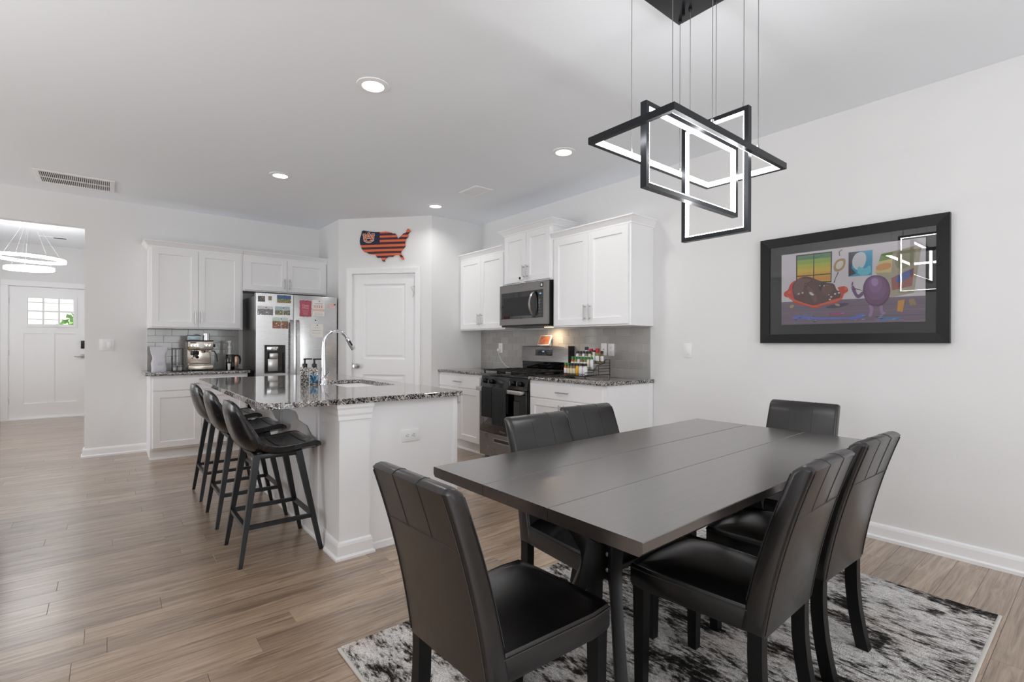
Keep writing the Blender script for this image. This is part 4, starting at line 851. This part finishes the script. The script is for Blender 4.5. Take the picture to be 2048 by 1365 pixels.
for a in ((-hw-.013, -hw+.001, -hd-.012, hd), (-hw-.013, hw+.006, -hd-.013, -hd+.001)): MB().box(a[0], a[1], a[2], a[3], .0005, .0095, r=.003).build('binding', M['rugbind'], rug)
TZ = .76
tb = thing('dining_table', 'long espresso-black dining table with three plank top and curved cross pedestals', 'table', (0, 0, 0))
for y0, y1 in ((.702, 1.0095), (1.0115, 1.3055), (1.3075, 1.607)):
    e0, e1 = y0 < .8, y1 > 1.5; c = .004; h = .036
    pr = [(y0+(.010 if e0 else 0), TZ-h), (y1-(.010 if e1 else 0), TZ-h), (y1, TZ-h+(.010 if e1 else 0)), (y1, TZ-.002), (y1-.0015, TZ), (y0+.0015, TZ), (y0, TZ-.002), (y0, TZ-h+(.010 if e0 else 0))]
    b = MB(); b.prism(pr, .932, 2.785, 'x'); b.build('top_board', M['table'], tb, smooth=0)
for y in (.86, 1.42): box('apron_rail', M['legwood'], tb, 1.08, 2.64, y-.012, y+.012, TZ-.092, TZ-.036)
for x in (1.10, 1.86, 2.62): box('cross_rail', M['legwood'], tb, x-.02, x+.02, .80, 1.50, TZ-.072, TZ-.036)
prof = [(.018, .50), (.05, .505), (.085, .525), (.115, .565), (.15, .61), (.19, .65), (.245, .672), (.245, .706), (.37, .706), (.335, .69), (.26, .65), (.19, .59), (.145, .53), (.115, .475), (.111, .44), (.118, .405), (.14, .35), (.18, .28), (.235, .2), (.31, .11), (.40, .03), (.425, .012), (.32, .012), (.26, .09), (.19, .19), (.13, .29), (.09, .345), (.06, .37), (.018, .385)]
for px in (1.392, 2.345):
    for k in ((1, 2) if px < 1.8 else (0, 3)):
        o = MB().prism(prof, -.019, .019, 'y', r=.003).build('pedestal_panel', M['legwood'], tb); o.location = (px, 1.15, 0); o.rotation_euler = (0, 0, PI/4+k*PI/2)
    MB().box(px-.026, px+.026, 1.124, 1.176, .375, .51, r=.004).build('pedestal_post', M['legwood'], tb)
    for k in range(4):
        a = PI/2*k; 
        for z in (.415, .47): MB().lathe([(.008, 0), (.008, .004), (.004, .007), (0, .007)], (.026, 0, 0), 10, 'x').build('bolt', M['nickel'], tb, (px, 1.15, z), rotz=a)
tie = MB(); tie.box(1.38, 2.34, 1.13, 1.17, .42, .47, r=.004); tie.build('stretcher', M['legwood'], tb)
tc = Vector((1.86, 1.155, 0))
for q in kids(tb):
    if q.location.length < 1e-6: q.data.transform(Matrix.Translation(-tc))
    else: q.location -= tc
tb.location = tc + Vector((.002, -.003, 0)); tb.rotation_euler = (0, 0, math.radians(1.0))
# ---- parsons chair (local: +y is the way it faces, origin under the rear edge)
cB, cT, cL, cS, cSB, cD = .355, .872, .132, .446, .355, .452
WBK, WTP, WST = .372, .356, .426
def lean(z): u = max(0, (z-cB)/(cT-cB)); return -cL*(.55*u+.45*u*u)
def make_chair(label, loc, rz):
    t = thing('dining_chair', label, 'chair', loc, rz, 'black leather chairs around the dining table')
    n = 12; rear = [(lean(cB+(cT-.02-cB)*k/n), cB+(cT-.02-cB)*k/n) for k in range(n+1)]
    th = lambda z: .072-.016*((z-cB)/(cT-cB))
    top = lean(cT); tt = th(cT)
    capc = [(top+tt*.5+tt*.5*math.cos(a), cT-.022+.022*math.sin(a)) for a in [PI*(1-k/6) for k in range(1, 6)]]
    front = [(y+th(z), z) for y, z in rear[::-1]]
    poly = rear+capc+front
    b = MB(); b.prism(poly, -.5, .5, 'x', r=0)
    for v in b.b.verts: v.co.x *= WBK+(WTP-WBK)*max(0, (v.co.z-cB)/(cT-cB))
    caps = [f for f in b.b.faces if len(f.verts) > 8]
    bmesh.ops.bevel(b.b, geom=list({e for f in caps for e in f.edges}), offset=.013, segments=3, profile=.5, affect='EDGES', clamp_overlap=True)
    bk = b.build('backrest', M['leather'], t, smooth=45)
    # seams on the cover
    e = .0002; zs = cT-.155
    band = [(lean(z)-e, z) for z in (zs, zs+.03, zs+.06, zs+.09, zs+.12, cT-.02)] + [(y*1+0, z+e) for y, z in capc] + [(lean(z)+th(z)+e, z) for z in (cT-.03, .8, .7, .6, .5, .46)]
    for x in (-WTP/6, WTP/6): MB().tube([(x, y, z) for y, z in band], .0013, 5).build('seam', M['thread'], t)
    MB().tube([(-WTP/2+.012, lean(zs)-e, zs), (WTP/2-.012, lean(zs)-e, zs)], .0016, 5).build('seam', M['thread'], t)
    for s in (-1, 1):
        ww = lambda z: s*((WBK+(WTP-WBK)*(z-cB)/(cT-cB))/2-.009)
        MB().tube([(ww(z), lean(z)-.0005, z) for z in [cB+.01+(cT-.03-cB)*k/9 for k in range(10)]], .0016, 5).build('seam', M['thread'], t)
        MB().tube([(ww(z), lean(z)+th(z)+.0005, z) for z in [cS+(cT-.03-cS)*k/8 for k in range(9)]], .0016, 5).build('seam', M['thread'], t)
    # seat cushion
    b = MB(); rings = []; m_ = 7
    def ring(z, ins):
        x0 = WBK/2-.004-ins; x1 = WST/2-ins; y0, y1 = .045, cD-ins
        pts = [(-x0, y0), (x0, y0)] + [(x0+(x1-x0)*f, y0+(y1-y0)*f) for f in (.4, .8)] + [(x1-.012, y1-.006), (x1-.03, y1)] + [(x, y1+.004) for x in (x1*.4, -x1*.4)] + [(-x1+.03, y1), (-x1+.012, y1-.006)] + [(-x0-(x1-x0)*f, y0+(y1-y0)*f) for f in (.8, .4)]
        return [(x, y, z+ (.0 if z < cS-.005 else -.014*((x/(WST/2))**2) -.012*max(0, (y-.3)/.15)**2)) for x, y in pts]
    rings = [ring(cSB+.004, .010), ring(cSB, .004), ring(cSB+.012, .0), ring(cS-.028, 0), ring(cS-.014, .004)]
    rings += [ring(cS-.003, .016), ring(cS+.004, .045), ring(cS+.008, .10), ring(cS+.009, .15)]
    MB().rings(rings).build('seat', M['leather'], t, smooth=55)
    pz = cS-.026; rg = ring(pz, -.0012); MB().tube([(x, y, pz) for x, y, z in rg[1:]+rg[:1]], .002, 5).build('seam', M['thread'], t)
    for s in (-1, 1):
        x = s*(WST/2-.036); MB().rings([[(x+a*w_, cD-.036+c*w_, z) for a, c in ((1, 1), (-1, 1), (-1, -1), (1, -1))] for z, w_ in ((0, .0165), (.02, .017), (cSB+.01, .0215))]).build('leg', M['legwood'], t, smooth=0)
        x = s*(WBK/2-.022)
        MB().rings([[(x+a*.0185, y+c*.021, z) for a, c in ((1, 1), (-1, 1), (-1, -1), (1, -1))] for y, z in ((-.012, 0), (.004, .07), (.018, .15), (.026, .23), (.028, .3), (.027, cB+.02))]).build('leg', M['legwood'], t, smooth=50)
    return t
ZR = .0118
ch0 = make_chair('black leather dining chair at the near short end of the table, back to the island', (.70, 1.134, ZR), -math.radians(87.6))
for lb, x, y, a in (('black leather dining chair on the island side of the table, nearer the stove', 1.557, 1.625, 180), ('black leather dining chair on the island side of the table, nearer the picture wall', 1.997, 1.715, 182.2),
                    ('black leather dining chair at the far short end of the table, against the bare wall', 3.003, 1.141, -91.6), ('black leather dining chair on the near long side, closer to the camera, whole seat showing', 1.636, .642, -1.4),
                    ('black leather dining chair on the near long side, half hidden behind the chair before it', 2.154, .651, 1.6)):
    dup(ch0, (x, y, ZR), -math.radians(a), lb)
# ================================================================ bar stools
def make_stool(label, loc, rz):
    t = thing('bar_stool', label, 'stool', loc, rz, 'bar stools along the island')
    P = [(-.232, .885), (-.238, .84), (-.228, .78), (-.208, .72), (-.178, .665), (-.135, .632), (-.075, .618), (0, .614), (.08, .620), (.145, .630), (.180, .634), (.207, .626), (.219, .606)]
    n = 26; pts = []
    for k in range(n+1):
        u = k/n*(len(P)-1); i = min(int(u), len(P)-2); f = u-i
        p0, p1, p2, p3 = P[max(i-1, 0)], P[i], P[i+1], P[min(i+2, len(P)-1)]
        pts.append(tuple(.5*((2*p1[q])+(-p0[q]+p2[q])*f+(2*p0[q]-5*p1[q]+4*p2[q]-p3[q])*f*f+(-p0[q]+3*p1[q]-3*p2[q]+p3[q])*f**3) for q in (0, 1)))
    NV = 14; rings = []; edge_l = []; edge_r = []; top_edge = []; seams = {}
    def surf(k, v):
        x, z = pts[k]; a, b_ = pts[max(k-1, 0)], pts[min(k+1, n)]; tx, tz = b_[0]-a[0], b_[1]-a[1]; l = math.hypot(tx, tz); nx, nz = -tz/l, tx/l
        u = k/n; nx, nz = (-nx, -nz) if (nx*.6+nz < 0) else (nx, nz)
        half = .165+.05*min(1, u*3) - .03*max(0, (u-.8)/.2)**2
        q_ = min(1, max(0, (u-.30)/.28)); curl = (.030+.022*min(1, u*4))*(1-q_*q_*(3-2*q_)) + .014*math.sin(PI*u)
        c = curl*abs(v)**2.3; drop = -.036*max(0, 1-u*6)*abs(v)**3
        return Vector((x+nx*c, half*v*(1-.05*v*v), z+nz*c+drop)), Vector((nx, 0, nz))
    for k in range(n+1):
        top, bot = [], []; u = k/n; tk = .022+.026*min(1, max(0, (u-.2)*3))
        for j in range(NV+1):
            v = -1+2*j/NV; p, nn = surf(k, v); e = (1-abs(v)**6)
            top.append(p+nn*.004*e); bot.append(p-nn*tk*(.6+.4*e)+Vector((0, 0, 0)))
        rings.append([tuple(q) for q in top+bot[::-1]])
        edge_l.append(rings[-1][0]); edge_r.append(rings[-1][NV])
        if k == 0: top_edge = rings[-1][:NV+1]
        if k in (15, 19): seams[k] = [tuple(Vector(q)+Vector((0, 0, .0012))) for q in rings[-1][1:NV]]
    MB().rings(rings).build('seat_shell', M['stoolskin'], t, smooth=60)
    MB().tube(edge_l[::-1]+top_edge[1:-1]+edge_r, .0035, 6).build('piping', M['stoolskin'], t)
    for k, s in seams.items(): MB().tube(s, .0018, 5).build('seam', M['thread'], t)
    bm = M['blackmetal']; z = .578
    legs = []
    for sx, fx in ((-.125, -.212), (.095, .213)):
        for sy in (-1, 1):
            a, b_ = Vector((fx, sy*.205, .0)), Vector((sx, sy*.165, z+.012)); legs.append((a, b_))
            MB().tube([a, a+(b_-a)*.06, b_], [.0095, .011, .0175], 4, square=True).build('leg', bm, t, smooth=0)
            MB().lathe([(.011, 0), (.011, .006)], tuple(a), 8).build('foot_cap', M['blackplastic'], t)
    for y in (-.165, .165): MB().box(-.135, .105, y-.012, y+.012, z-.012, z+.016, r=.003).build('seat_rail', bm, t)
    for x in (-.125, .095): MB().box(x-.012, x+.012, -.165, .165, z-.010, z+.014, r=.003).build('seat_rail', bm, t)
    at = lambda l, zz: l[0]+(l[1]-l[0])*(zz/(z+.012))
    zz = .205; q = [at(l, zz) for l in legs]
    for a, b_ in ((0, 1), (2, 3), (0, 2), (1, 3)):
        d = (q[b_]-q[a]).normalized(); s = Vector((-d.y, d.x, 0))*.010; up_ = Vector((0, 0, .011))
        MB().rings([[p-s-up_, p+s-up_, p+s+up_, p-s+up_] for p in (q[a], q[b_])]).build('footrest_bar', bm, t, smooth=0)
    return t
s0 = make_stool('black bar stool nearest the dining table, its seat fully in view', (.763, 3.178, 0), 0)
dup(s0, (.763, 3.912, 0), 0, 'black bar stool in the middle of the row of three at the island')
dup(s0, (.763, 4.628, 0), 0, 'black bar stool farthest from the camera, nearest the fridge wall')
# ================================================================ chandelier
cl = thing('pendant_light', 'black pendant of three interlocked glowing rectangles over the dining table', 'pendant light', (1.86, 1.10, ZC))
MB().box(-.2, .2, -.2, .2, -.045, -.001, r=.002).build('canopy', M['alu'], cl)
hz_ = 1.99-ZC
def led_frame(name, plane, a0, a1, b0, b1, c, dpt=.026, th=.018):
    # rectangle a x b in the given plane at offset c; LED strip on the inner face
    def P(a, b_, d): return {'xy': (a, b_, c+d), 'xz': (a, c+d, b_), 'yz': (c+d, a, b_)}[plane]
    def ringset(o0, o1, d):
        return [[P(a0+s_*i if False else (a0+i if sa < 0 else a1-i), (b0+i if sb < 0 else b1-i), dd) for i, dd in ((o0, -d), (o0, d), (o1, d), (o1, -d))] for sa, sb, s_ in ((-1, -1, 0), (1, -1, 0), (1, 1, 0), (-1, 1, 0))]
    f = MB().rings(ringset(0, th, dpt/2), closed=True).build(name, M['alu'], cl, smooth=0)
    MB().rings(ringset(th, th+.004, dpt/2-.0025), closed=True).build('led_strip', M['led'], f, smooth=0); return f
X0, Y0 = 1.86, 1.10
led_frame('horizontal_frame', 'xy', 1.425-X0, 2.288-X0, .915-Y0, 1.288-Y0, hz_)
led_frame('long_upright_frame', 'xz', 1.515-X0, 2.20-X0, 1.786-ZC, 2.102-ZC, 0)
led_frame('tall_upright_frame', 'yz', .940-Y0, 1.238-Y0, 1.668-ZC, 2.175-ZC, 2.0-X0)
for x, y, z in ((1.68, 1.279, 1.99), (1.68, .924, 1.99), (2.037, .924, 1.99), (2.037, 1.279, 1.99), (1.70, 1.10, 2.10), (2.03, 1.10, 2.10), (2.0, 1.205, 2.17), (2.0, .965, 2.17)):
    MB().tube([(x-X0, y-Y0, -.04), (x-X0, y-Y0, z-ZC+.004)], .0013, 6).build('cable', M['cable'], cl)
    MB().lathe([(.005, 0), (.005, .02), (.002, .022)], (x-X0, y-Y0, z-ZC+.01), 8).build('cable_grip', M['nickel'], cl)
    MB().lathe([(.008, -.045), (.008, -.05), (.004, -.056), (0, -.056)], (x-X0, y-Y0, 0), 10).build('cable_gland', M['alu'], cl) if abs(x-X0) < .19 and abs(y-Y0) < .19 else None
MB().lathe([(.007, -.045), (.007, -.07), (0, -.071)], (.12, .127, 0), 10).build('lock_stud', M['alu'], cl)
# ================================================================ ceiling fittings
for lb, x, y in (('round recessed ceiling light nearest the camera, above the near end of the island', 1.215, 2.80), ('round recessed ceiling light above the far end of the island', 1.215, 4.84), ('round recessed ceiling light nearest the pendant, in front of the wall cabinets', 2.81, 2.80), ('smallest-looking recessed ceiling light, by the pantry corner', 2.82, 4.81)):
    t = thing('recessed_light', lb, 'ceiling light', (x, y, ZC))
    MB().lathe([(.095, -.001), (.093, -.006), (.064, -.010), (.060, -.004), (.060, -.001)], seg=36).build('trim_ring', M['trim'], t)
    MB().lathe([(.060, -.001), (.060, -.0065), (0, -.0065)], seg=32).build('lens', M['lens'], t)
    area('recessed_lamp', (x, y, ZC-.02), (0, 0, 0), .12, .12, LP['recessed'], (1, .985, .96), 'DISK', 150)
vt = thing('return_air_vent', 'large white ceiling return grille with two rows of louvres near the foyer', 'vent', (-.235, 6.25, ZC))
b = MB(); rr = [[(x*(.285-i), y*(.23-i), z) for x, y in ((-1, -1), (1, -1), (1, 1), (-1, 1))] for i, z in ((0, -.001), (.004, -.010), (.034, -.012), (.036, -.002))]; b.rings(rr, cap=False); b.build('rim', M['trim'], vt, smooth=0)
box('duct', mat('vent_shadow_grey', (96, 96, 98), .9), vt, -.252, .252, -.197, .197, -.003, -.001); box('mid_bar', M['trim'], vt, -.25, .25, -.006, .006, -.012, -.003)
for y0 in (-.195, .007):
    b = MB()
    for k in range(36): x = -.245+k*.0139; b.rings([[(x, y, -.0025), (x+.002, y, -.0025), (x+.009, y, -.0105), (x+.007, y, -.0105)] for y in (y0, y0+.188)])
    o = b.build('louvre_row', M['trim'], vt, smooth=0); o['kind'] = 'stuff'
vt = thing('supply_vent', 'small square white ceiling vent near the raised cabinet', 'vent', (2.855, 4.08, ZC))
b = MB(); b.rings([[(x*(.108-i), y*(.153-i), z) for x, y in ((-1, -1), (1, -1), (1, 1), (-1, 1))] for i, z in ((0, -.001), (.004, -.009), (.026, -.011), (.028, -.002))], cap=False); b.build('rim', M['trim'], vt, smooth=0)
box('duct', M['slot'], vt, -.082, .082, -.127, .127, -.003, -.001)
b = MB()
for k in range(14): y = -.122+k*.018; b.rings([[(x, y, -.0025), (x, y+.002, -.0025), (x, y+.010, -.0095), (x, y+.008, -.0095)] for x in (-.08, .08)])
o = b.build('louvre_row', M['trim'], vt, smooth=0); o['kind'] = 'stuff'
# foyer pendant of two rings
fp = thing('ring_pendant', 'two white glowing rings hung one above the other in the foyer', 'pendant light', (-.765, 8.65, ZC))
MB().lathe([(.13, -.001), (.13, -.02), (.12, -.03), (0, -.031)], seg=32).build('canopy', M['trim'], fp)
def ringp(R, z, tilt):
    rg = [(R*math.cos(a), R*math.sin(a), z+tilt*R*math.cos(a)) for a in [2*PI*k/64 for k in range(64)]]
    o = MB().rings([[(R_*x/R, R_*y/R, zz+h) for R_, h in ((R-.012, -.018), (R+.012, -.018), (R+.012, .018), (R-.012, .018))] for x, y, zz in rg], closed=True).build('light_ring', M['ring'], fp, smooth=60)
    for k in (5, 26, 47): x, y, zz = rg[k]; MB().tube([(x*.2, y*.2, -.03), (x, y, zz+.018)], .001, 5).build('cable', M['wirewhite'], fp)
ringp(.335, 2.262-ZC, -.035); ringp(.222, 2.135-ZC, .03)
sv = thing('ceiling_slot_vent', 'thin grey slot vent in the foyer ceiling behind the ring pendant', 'vent', (-.62, 9.83, ZC)); box('rim', M['trim'], sv, -.15, .15, -.05, .05, -.008, -.0005); box('slot', M['slot'], sv, .0, .14, -.04, .04, -.0085, -.008)
# ================================================================ framed picture
pc = thing('framed_picture', 'wide black-framed surreal painting behind glass on the right wall', 'picture', (XR, 1.66, 1.222), R90)
PWD, PH = 1.054, .748
for nm, q in (('frame_rail', [(0, 0), (PWD, 0), (PWD-.062, .062), (.062, .062)]), ('frame_rail', [(0, PH), (PWD, PH), (PWD-.062, PH-.062), (.062, PH-.062)][::-1]), ('frame_stile', [(0, 0), (.062, .062), (.062, PH-.062), (0, PH)]), ('frame_stile', [(PWD, 0), (PWD, PH), (PWD-.062, PH-.062), (PWD-.062, .062)])):
    cx = sum(p[0] for p in q)/4; cz = sum(p[1] for p in q)/4
    b = MB(); A = [(x, -.034 if (abs(x) < 1e-6 or abs(x-PWD) < 1e-6 or z < 1e-6 or abs(z-PH) < 1e-6) else -.024, z) for x, z in q]
    b.rings([[(x, -.001, z) for x, z in q], A]); b.build(nm, M['frame'], pc, smooth=0)
box('mat_board', M['matboard'], pc, .06, PWD-.06, -.008, -.003, .06, PH-.06)
cols = {}
def pm(name, c):
    if c not in cols: cols[c] = (len(cols), mat(name, tuple(min(250, int(v*1.2+4)) for v in c), .6))
    return cols[c][0]
prb = MB(); prb_i = [0]
def paint(pts, c, rounds=0):
    if rounds: pts = smooth_poly(pts, rounds)
    prb_i[0] += 1; y = -.0085-.00006*prb_i[0]; f = prb.b.faces.new([prb.b.verts.new((x, y, z)) for x, z in pts]); f.normal_update()
    if f.normal.y > 0: f.normal_flip()
    f.material_index = pm('paint_%d' % len(cols), c)
A_ = ART
paint(A_['print_'], (206, 200, 210)); paint(A_['floor'], (112, 98, 116))
for k in range(5): z = .285-k*.034; paint([(.138, z), (.941, z-.010), (.941, z-.013-.002*k), (.138, z-.004)], (100, 88, 108) if k % 2 else (124, 108, 122))
paint(A_['win'], (28, 30, 24)); paint(A_['wi'], (176, 176, 60))
x0, x1 = .241, .448
for k, c in enumerate(((84, 130, 84), (140, 168, 60), (176, 176, 58), (204, 176, 62), (222, 160, 66), (228, 146, 74))): paint([(x0, .606-k*.030), (x1, .603-k*.031), (x1, .572-k*.031), (x0, .576-k*.030)], c)
paint([(.26, .592), (.33, .585), (.42, .594), (.36, .575)], (60, 118, 92)); paint(A_['wm1'], (28, 30, 24)); paint(A_['wm2'], (28, 30, 24))
paint(A_['clock'], (170, 134, 96), 2); paint([(x*.62+.5*.38, z*.62+.515*.38) for x, z in A_['clock']], (214, 204, 188), 2); paint([(.497, .575), (.502, .575), (.499, .60), (.515, .612), (.510, .615), (.494, .602)], (70, 60, 56)); paint([(.49, .47), (.495, .468), (.478, .43), (.47, .40), (.465, .402), (.474, .43)], (40, 34, 36))
paint(A_['blue'], (44, 148, 186)); paint(A_['bdark'], (44, 40, 60)); paint(A_['bface'], (196, 202, 212), 2); paint([(.60, .50), (.64, .47), (.67, .50), (.675, .435), (.60, .433)], (96, 186, 210), 1)
paint(A_['easel'], (168, 160, 140)); paint(A_['eg'], (116, 142, 74)); paint(A_['ey'], (206, 188, 130)); paint([(.700, .49), (.775, .50), (.776, .46), (.697, .45)], (214, 150, 96), 1); paint(A_['eo'], (150, 96, 92)); paint([(.80, .41), (.88, .45), (.875, .40), (.80, .36)], (88, 104, 160), 1)
paint([(.79, .56), (.90, .58), (.89, .47), (.80, .44)], (140, 140, 112), 2)
paint(A_['leg1'], (198, 140, 54)); paint(A_['leg2'], (150, 126, 92)); paint(A_['shadow'], (72, 62, 80), 1)
paint(A_['couch'], (196, 62, 46), 2); paint(A_['eleph'], (86, 58, 56), 2); paint(A_['ear'], (112, 84, 84), 2); paint(A_['head2'], (46, 34, 38), 2); paint([(.30, .40), (.33, .38), (.36, .33), (.372, .29), (.35, .275), (.335, .31), (.31, .35)], (104, 74, 70), 2); paint(A_['tusk'], (230, 222, 206), 1)
for x, z in ((.245, .348), (.27, .352), (.43, .33), (.445, .312), (.468, .33), (.49, .335), (.437, .295)): paint([(x, z), (x+.012, z+.003), (x+.013, z-.008), (x+.002, z-.010)], (214, 196, 176), 1)
paint([(x-.0, z) for x, z in [(.19, .345), (.205, .36), (.192, .372), (.176, .36)]], (222, 92, 70), 2); paint([(.525, .362), (.54, .37), (.546, .352), (.53, .345)], (224, 96, 74), 2)
paint([(.268, .44), (.30, .447), (.335, .435), (.31, .415), (.275, .418)], (112, 84, 80), 2); paint([(.288, .40), (.302, .405), (.308, .395), (.296, .388)], (34, 26, 28), 1); paint([(.293, .401), (.298, .402), (.298, .397)], (230, 220, 210))
paint([(.405, .40), (.45, .392), (.47, .37), (.45, .33), (.41, .31), (.39, .35)], (98, 68, 64), 2); paint([(.38, .39), (.385, .394), (.39, .388), (.384, .384)], (226, 214, 200), 1); paint([(.405, .388), (.411, .39), (.414, .384), (.407, .381)], (226, 214, 200), 1)
for k in range(6): paint([(.216+k*.011, .42-k*.002), (.219+k*.011, .421-k*.002), (.226+k*.009, .345), (.223+k*.009, .344)], (92, 66, 66))
paint([(.16, .36), (.20, .30), (.30, .262), (.36, .24), (.41, .262), (.47, .268), (.52, .292), (.50, .30), (.41, .272), (.36, .25), (.30, .272), (.21, .312)], (224, 88, 62), 1); paint([(.20, .27), (.225, .27), (.215, .245), (.19, .248)], (170, 144, 108), 1); paint([(.47, .262), (.50, .26), (.505, .243), (.48, .246)], (170, 144, 108), 1)
paint(A_['arm'], (104, 76, 118), 2); paint([(.565, .372), (.572, .398), (.577, .40), (.577, .372)], (112, 84, 128), 1); paint([(.583, .355), (.63, .338), (.63, .335), (.583, .350)], (60, 44, 60)); paint(A_['l1'], (150, 118, 162), 1); paint(A_['l2'], (150, 118, 162), 1); paint(A_['egg'], (84, 52, 84), 2)
ex, ez = .702, .328
for f, c in ((.93, (104, 66, 106)), (.76, (116, 80, 124)), (.5, (130, 96, 142)), (.26, (156, 130, 176))): paint([(ex-.012*(1-f)+(x-ex)*f, ez+.075*(1-f)+(z-ez)*f) for x, z in A_['egg']], c, 2)
paint(A_['splash'], (92, 110, 190), 2); paint(A_['splash2'], (64, 120, 176), 2); paint([(.42, .195), (.5, .205), (.56, .19), (.48, .18)], (150, 70, 110), 2)
sr = random.Random(9)
for k in range(46):
    x, z = sr.uniform(.18, .86), sr.uniform(.142, .20); r_ = sr.uniform(.002, .006); paint([(x-r_*3, z), (x, z+r_*.6), (x+r_*2, z+r_*.2), (x, z-r_*.6)], ((70, 130, 200), (190, 80, 100), (120, 160, 220), (40, 44, 66))[k % 4])
pr_ = prb.build('print', [m for _, m in sorted(cols.values(), key=lambda q: q[0])], pc, smooth=0); pr_['kind'] = 'stuff'
box('glass_pane', M['glass'], pc, .058, PWD-.058, -.019, -.017, .058, PH-.058)
# ================================================================ country-map sign on the pantry wall
s0_, z0_ = .62, 2.40; dirv = Vector((2.998-2.21, 5.2-6.115, 0)).normalized()
mp_ = thing('map_sign', 'orange and navy striped wooden map sign with a letter crest above the pantry door', 'wall sign', Vector((2.21, 6.115, z0_))+dirv*s0_, PA)
M['org'] = mat('orange_stain', (226, 112, 70), .55); M['nav'] = mat('dark_plum_stain', (70, 32, 50), .55); M['can'] = mat('navy_stain', (26, 28, 62), .55); M['crestw'] = mat('crest_white', (240, 226, 214), .5); M['cresto'] = mat('crest_orange', (206, 96, 44), .5)
outl = [(s-s0_, z-z0_) for s, z in US_OUT]
def band(z_lo, z_hi, x_lo=None, x_hi=None):
    b = bmesh.new(); vs = [b.verts.new((x, 0, z)) for x, z in outl]
    for tri in tessellate_polygon([[Vector((x, z, 0)) for x, z in outl]]):
        try: b.faces.new([vs[i] for i in tri])
        except ValueError: pass
    for co, no in (((0, 0, z_hi), (0, 0, 1)), ((0, 0, z_lo), (0, 0, -1))) + ((((x_lo, 0, 0), (-1, 0, 0)),) if x_lo is not None else ()) + ((((x_hi, 0, 0), (1, 0, 0)),) if x_hi is not None else ()):
        bmesh.ops.bisect_plane(b, geom=b.verts[:]+b.edges[:]+b.faces[:], plane_co=co, plane_no=no, clear_outer=True)
    return b
def plank_part(name, m, y0, y1, *a):
    b = band(*a)
    if not b.faces: b.free(); return
    for v in b.verts: v.co.y = y1
    r_ = bmesh.ops.extrude_face_region(b, geom=b.faces[:])
    for v in r_['geom']:
        if isinstance(v, bmesh.types.BMVert): v.co.y = y0
    bmesh.ops.recalc_face_normals(b, faces=b.faces[:]); q = MB(); q.b.free(); q.b = b; return q.build(name, m, mp_, smooth=0)
zt0 = 2.602-z0_; edges = [2.61, 2.572, 2.549, 2.523, 2.496, 2.470, 2.441, 2.414, 2.384, 2.358, 2.329, 2.304, 2.277, 2.252, 2.222, 2.19]
cx_, cz_ = .552-s0_, 2.414-z0_
for k in range(len(edges)-1):
    z1, z0 = edges[k]-z0_, edges[k+1]-z0_; m = M['org'] if k in (0, 1) or k % 2 == 1 else M['nav']; m = M['org'] if k == 0 else m
    yy = -.018-.001*(k % 2)
    if z0 >= cz_-.002: plank_part('plank', m, yy, -.001, z0+.0008, z1-.0008, cx_+.001)
    else: plank_part('plank', m, yy, -.001, z0+.0008, z1-.0008)
plank_part('canton', M['can'], -.0185, -.001, cz_+.001, .3, None, cx_)
lx, lz = .411-s0_, 2.500-z0_
def stroke(mb, pts, w_, y0, y1):
    for (xa, za), (xb, zb) in zip(pts, pts[1:]):
        d = math.hypot(xb-xa, zb-za); ux, uz = (xb-xa)/d, (zb-za)/d; e = w_*.25
        q = [(xa-ux*e-uz*w_/2, za-uz*e+ux*w_/2), (xb+ux*e-uz*w_/2, zb+uz*e+ux*w_/2), (xb+ux*e+uz*w_/2, zb+uz*e-ux*w_/2), (xa-ux*e+uz*w_/2, za-uz*e-ux*w_/2)]
        mb.prism([(lx+x, lz+z) for x, z in q], y0, y1, 'y')
U = [[(-.058, .036), (-.058, -.012), (-.048, -.034), (-.022, -.048), (0, -.051), (.022, -.048), (.048, -.034), (.058, -.012), (.058, .036)], [(-.072, .038), (-.042, .038)], [(.042, .038), (.072, .038)]]
Aq = [[(-.046, -.026), (0, .056), (.046, -.026)], [(-.024, .004), (.024, .004)], [(-.060, -.026), (-.032, -.026)], [(.032, -.026), (.060, -.026)]]
for nm, m, grow, y in (('crest_outline', M['crestw'], .013, -.0215), ('crest_letter_u', M['cresto'], 0, -.0235)):
    b = MB(); [stroke(b, p, .013+grow, y, -.018) for p in U]
    if grow: [stroke(b, p, .014+grow, y, -.018) for p in Aq]
    b.build(nm, m, mp_, smooth=0)
b = MB(); [stroke(b, p, .014+.009, -.0245, -.018) for p in Aq]; b.build('crest_letter_edge', M['crestw'], mp_, smooth=0)
b = MB(); [stroke(b, p, .014, -.0262, -.018) for p in Aq]; b.build('crest_letter_a', M['cresto'], mp_, smooth=0)
# ================================================================ sofa just inside the left edge of the frame
sf = thing('sofa', 'taupe fabric sofa, only its back corner showing at the left edge', 'sofa', (-1.02, 3.75, 0))
MB().box(-.45, .45, -1.05, 1.05, .10, .40, r=.03).build('base', M['taupe'], sf); MB().box(.20, .46, -1.05, 1.05, .12, .72, r=.05, seg=3).build('backrest', M['taupe'], sf)
for s in (-1, 1): MB().box(-.45, .38, s*.94-.11, s*.94+.11, .10, .60, r=.05, seg=3).build('armrest', M['taupe'], sf)
for k in (-1, 0, 1): MB().box(-.47, .22, k*.55-.27, k*.55+.27, .39, .52, r=.04, seg=3).build('seat_cushion', M['taupe'], sf)
for x in (-.38, .38):
    for y in (-.95, .95): MB().lathe([(.025, 0), (.032, .105)], (x, y, 0), 10).build('foot', M['legwood'], sf)
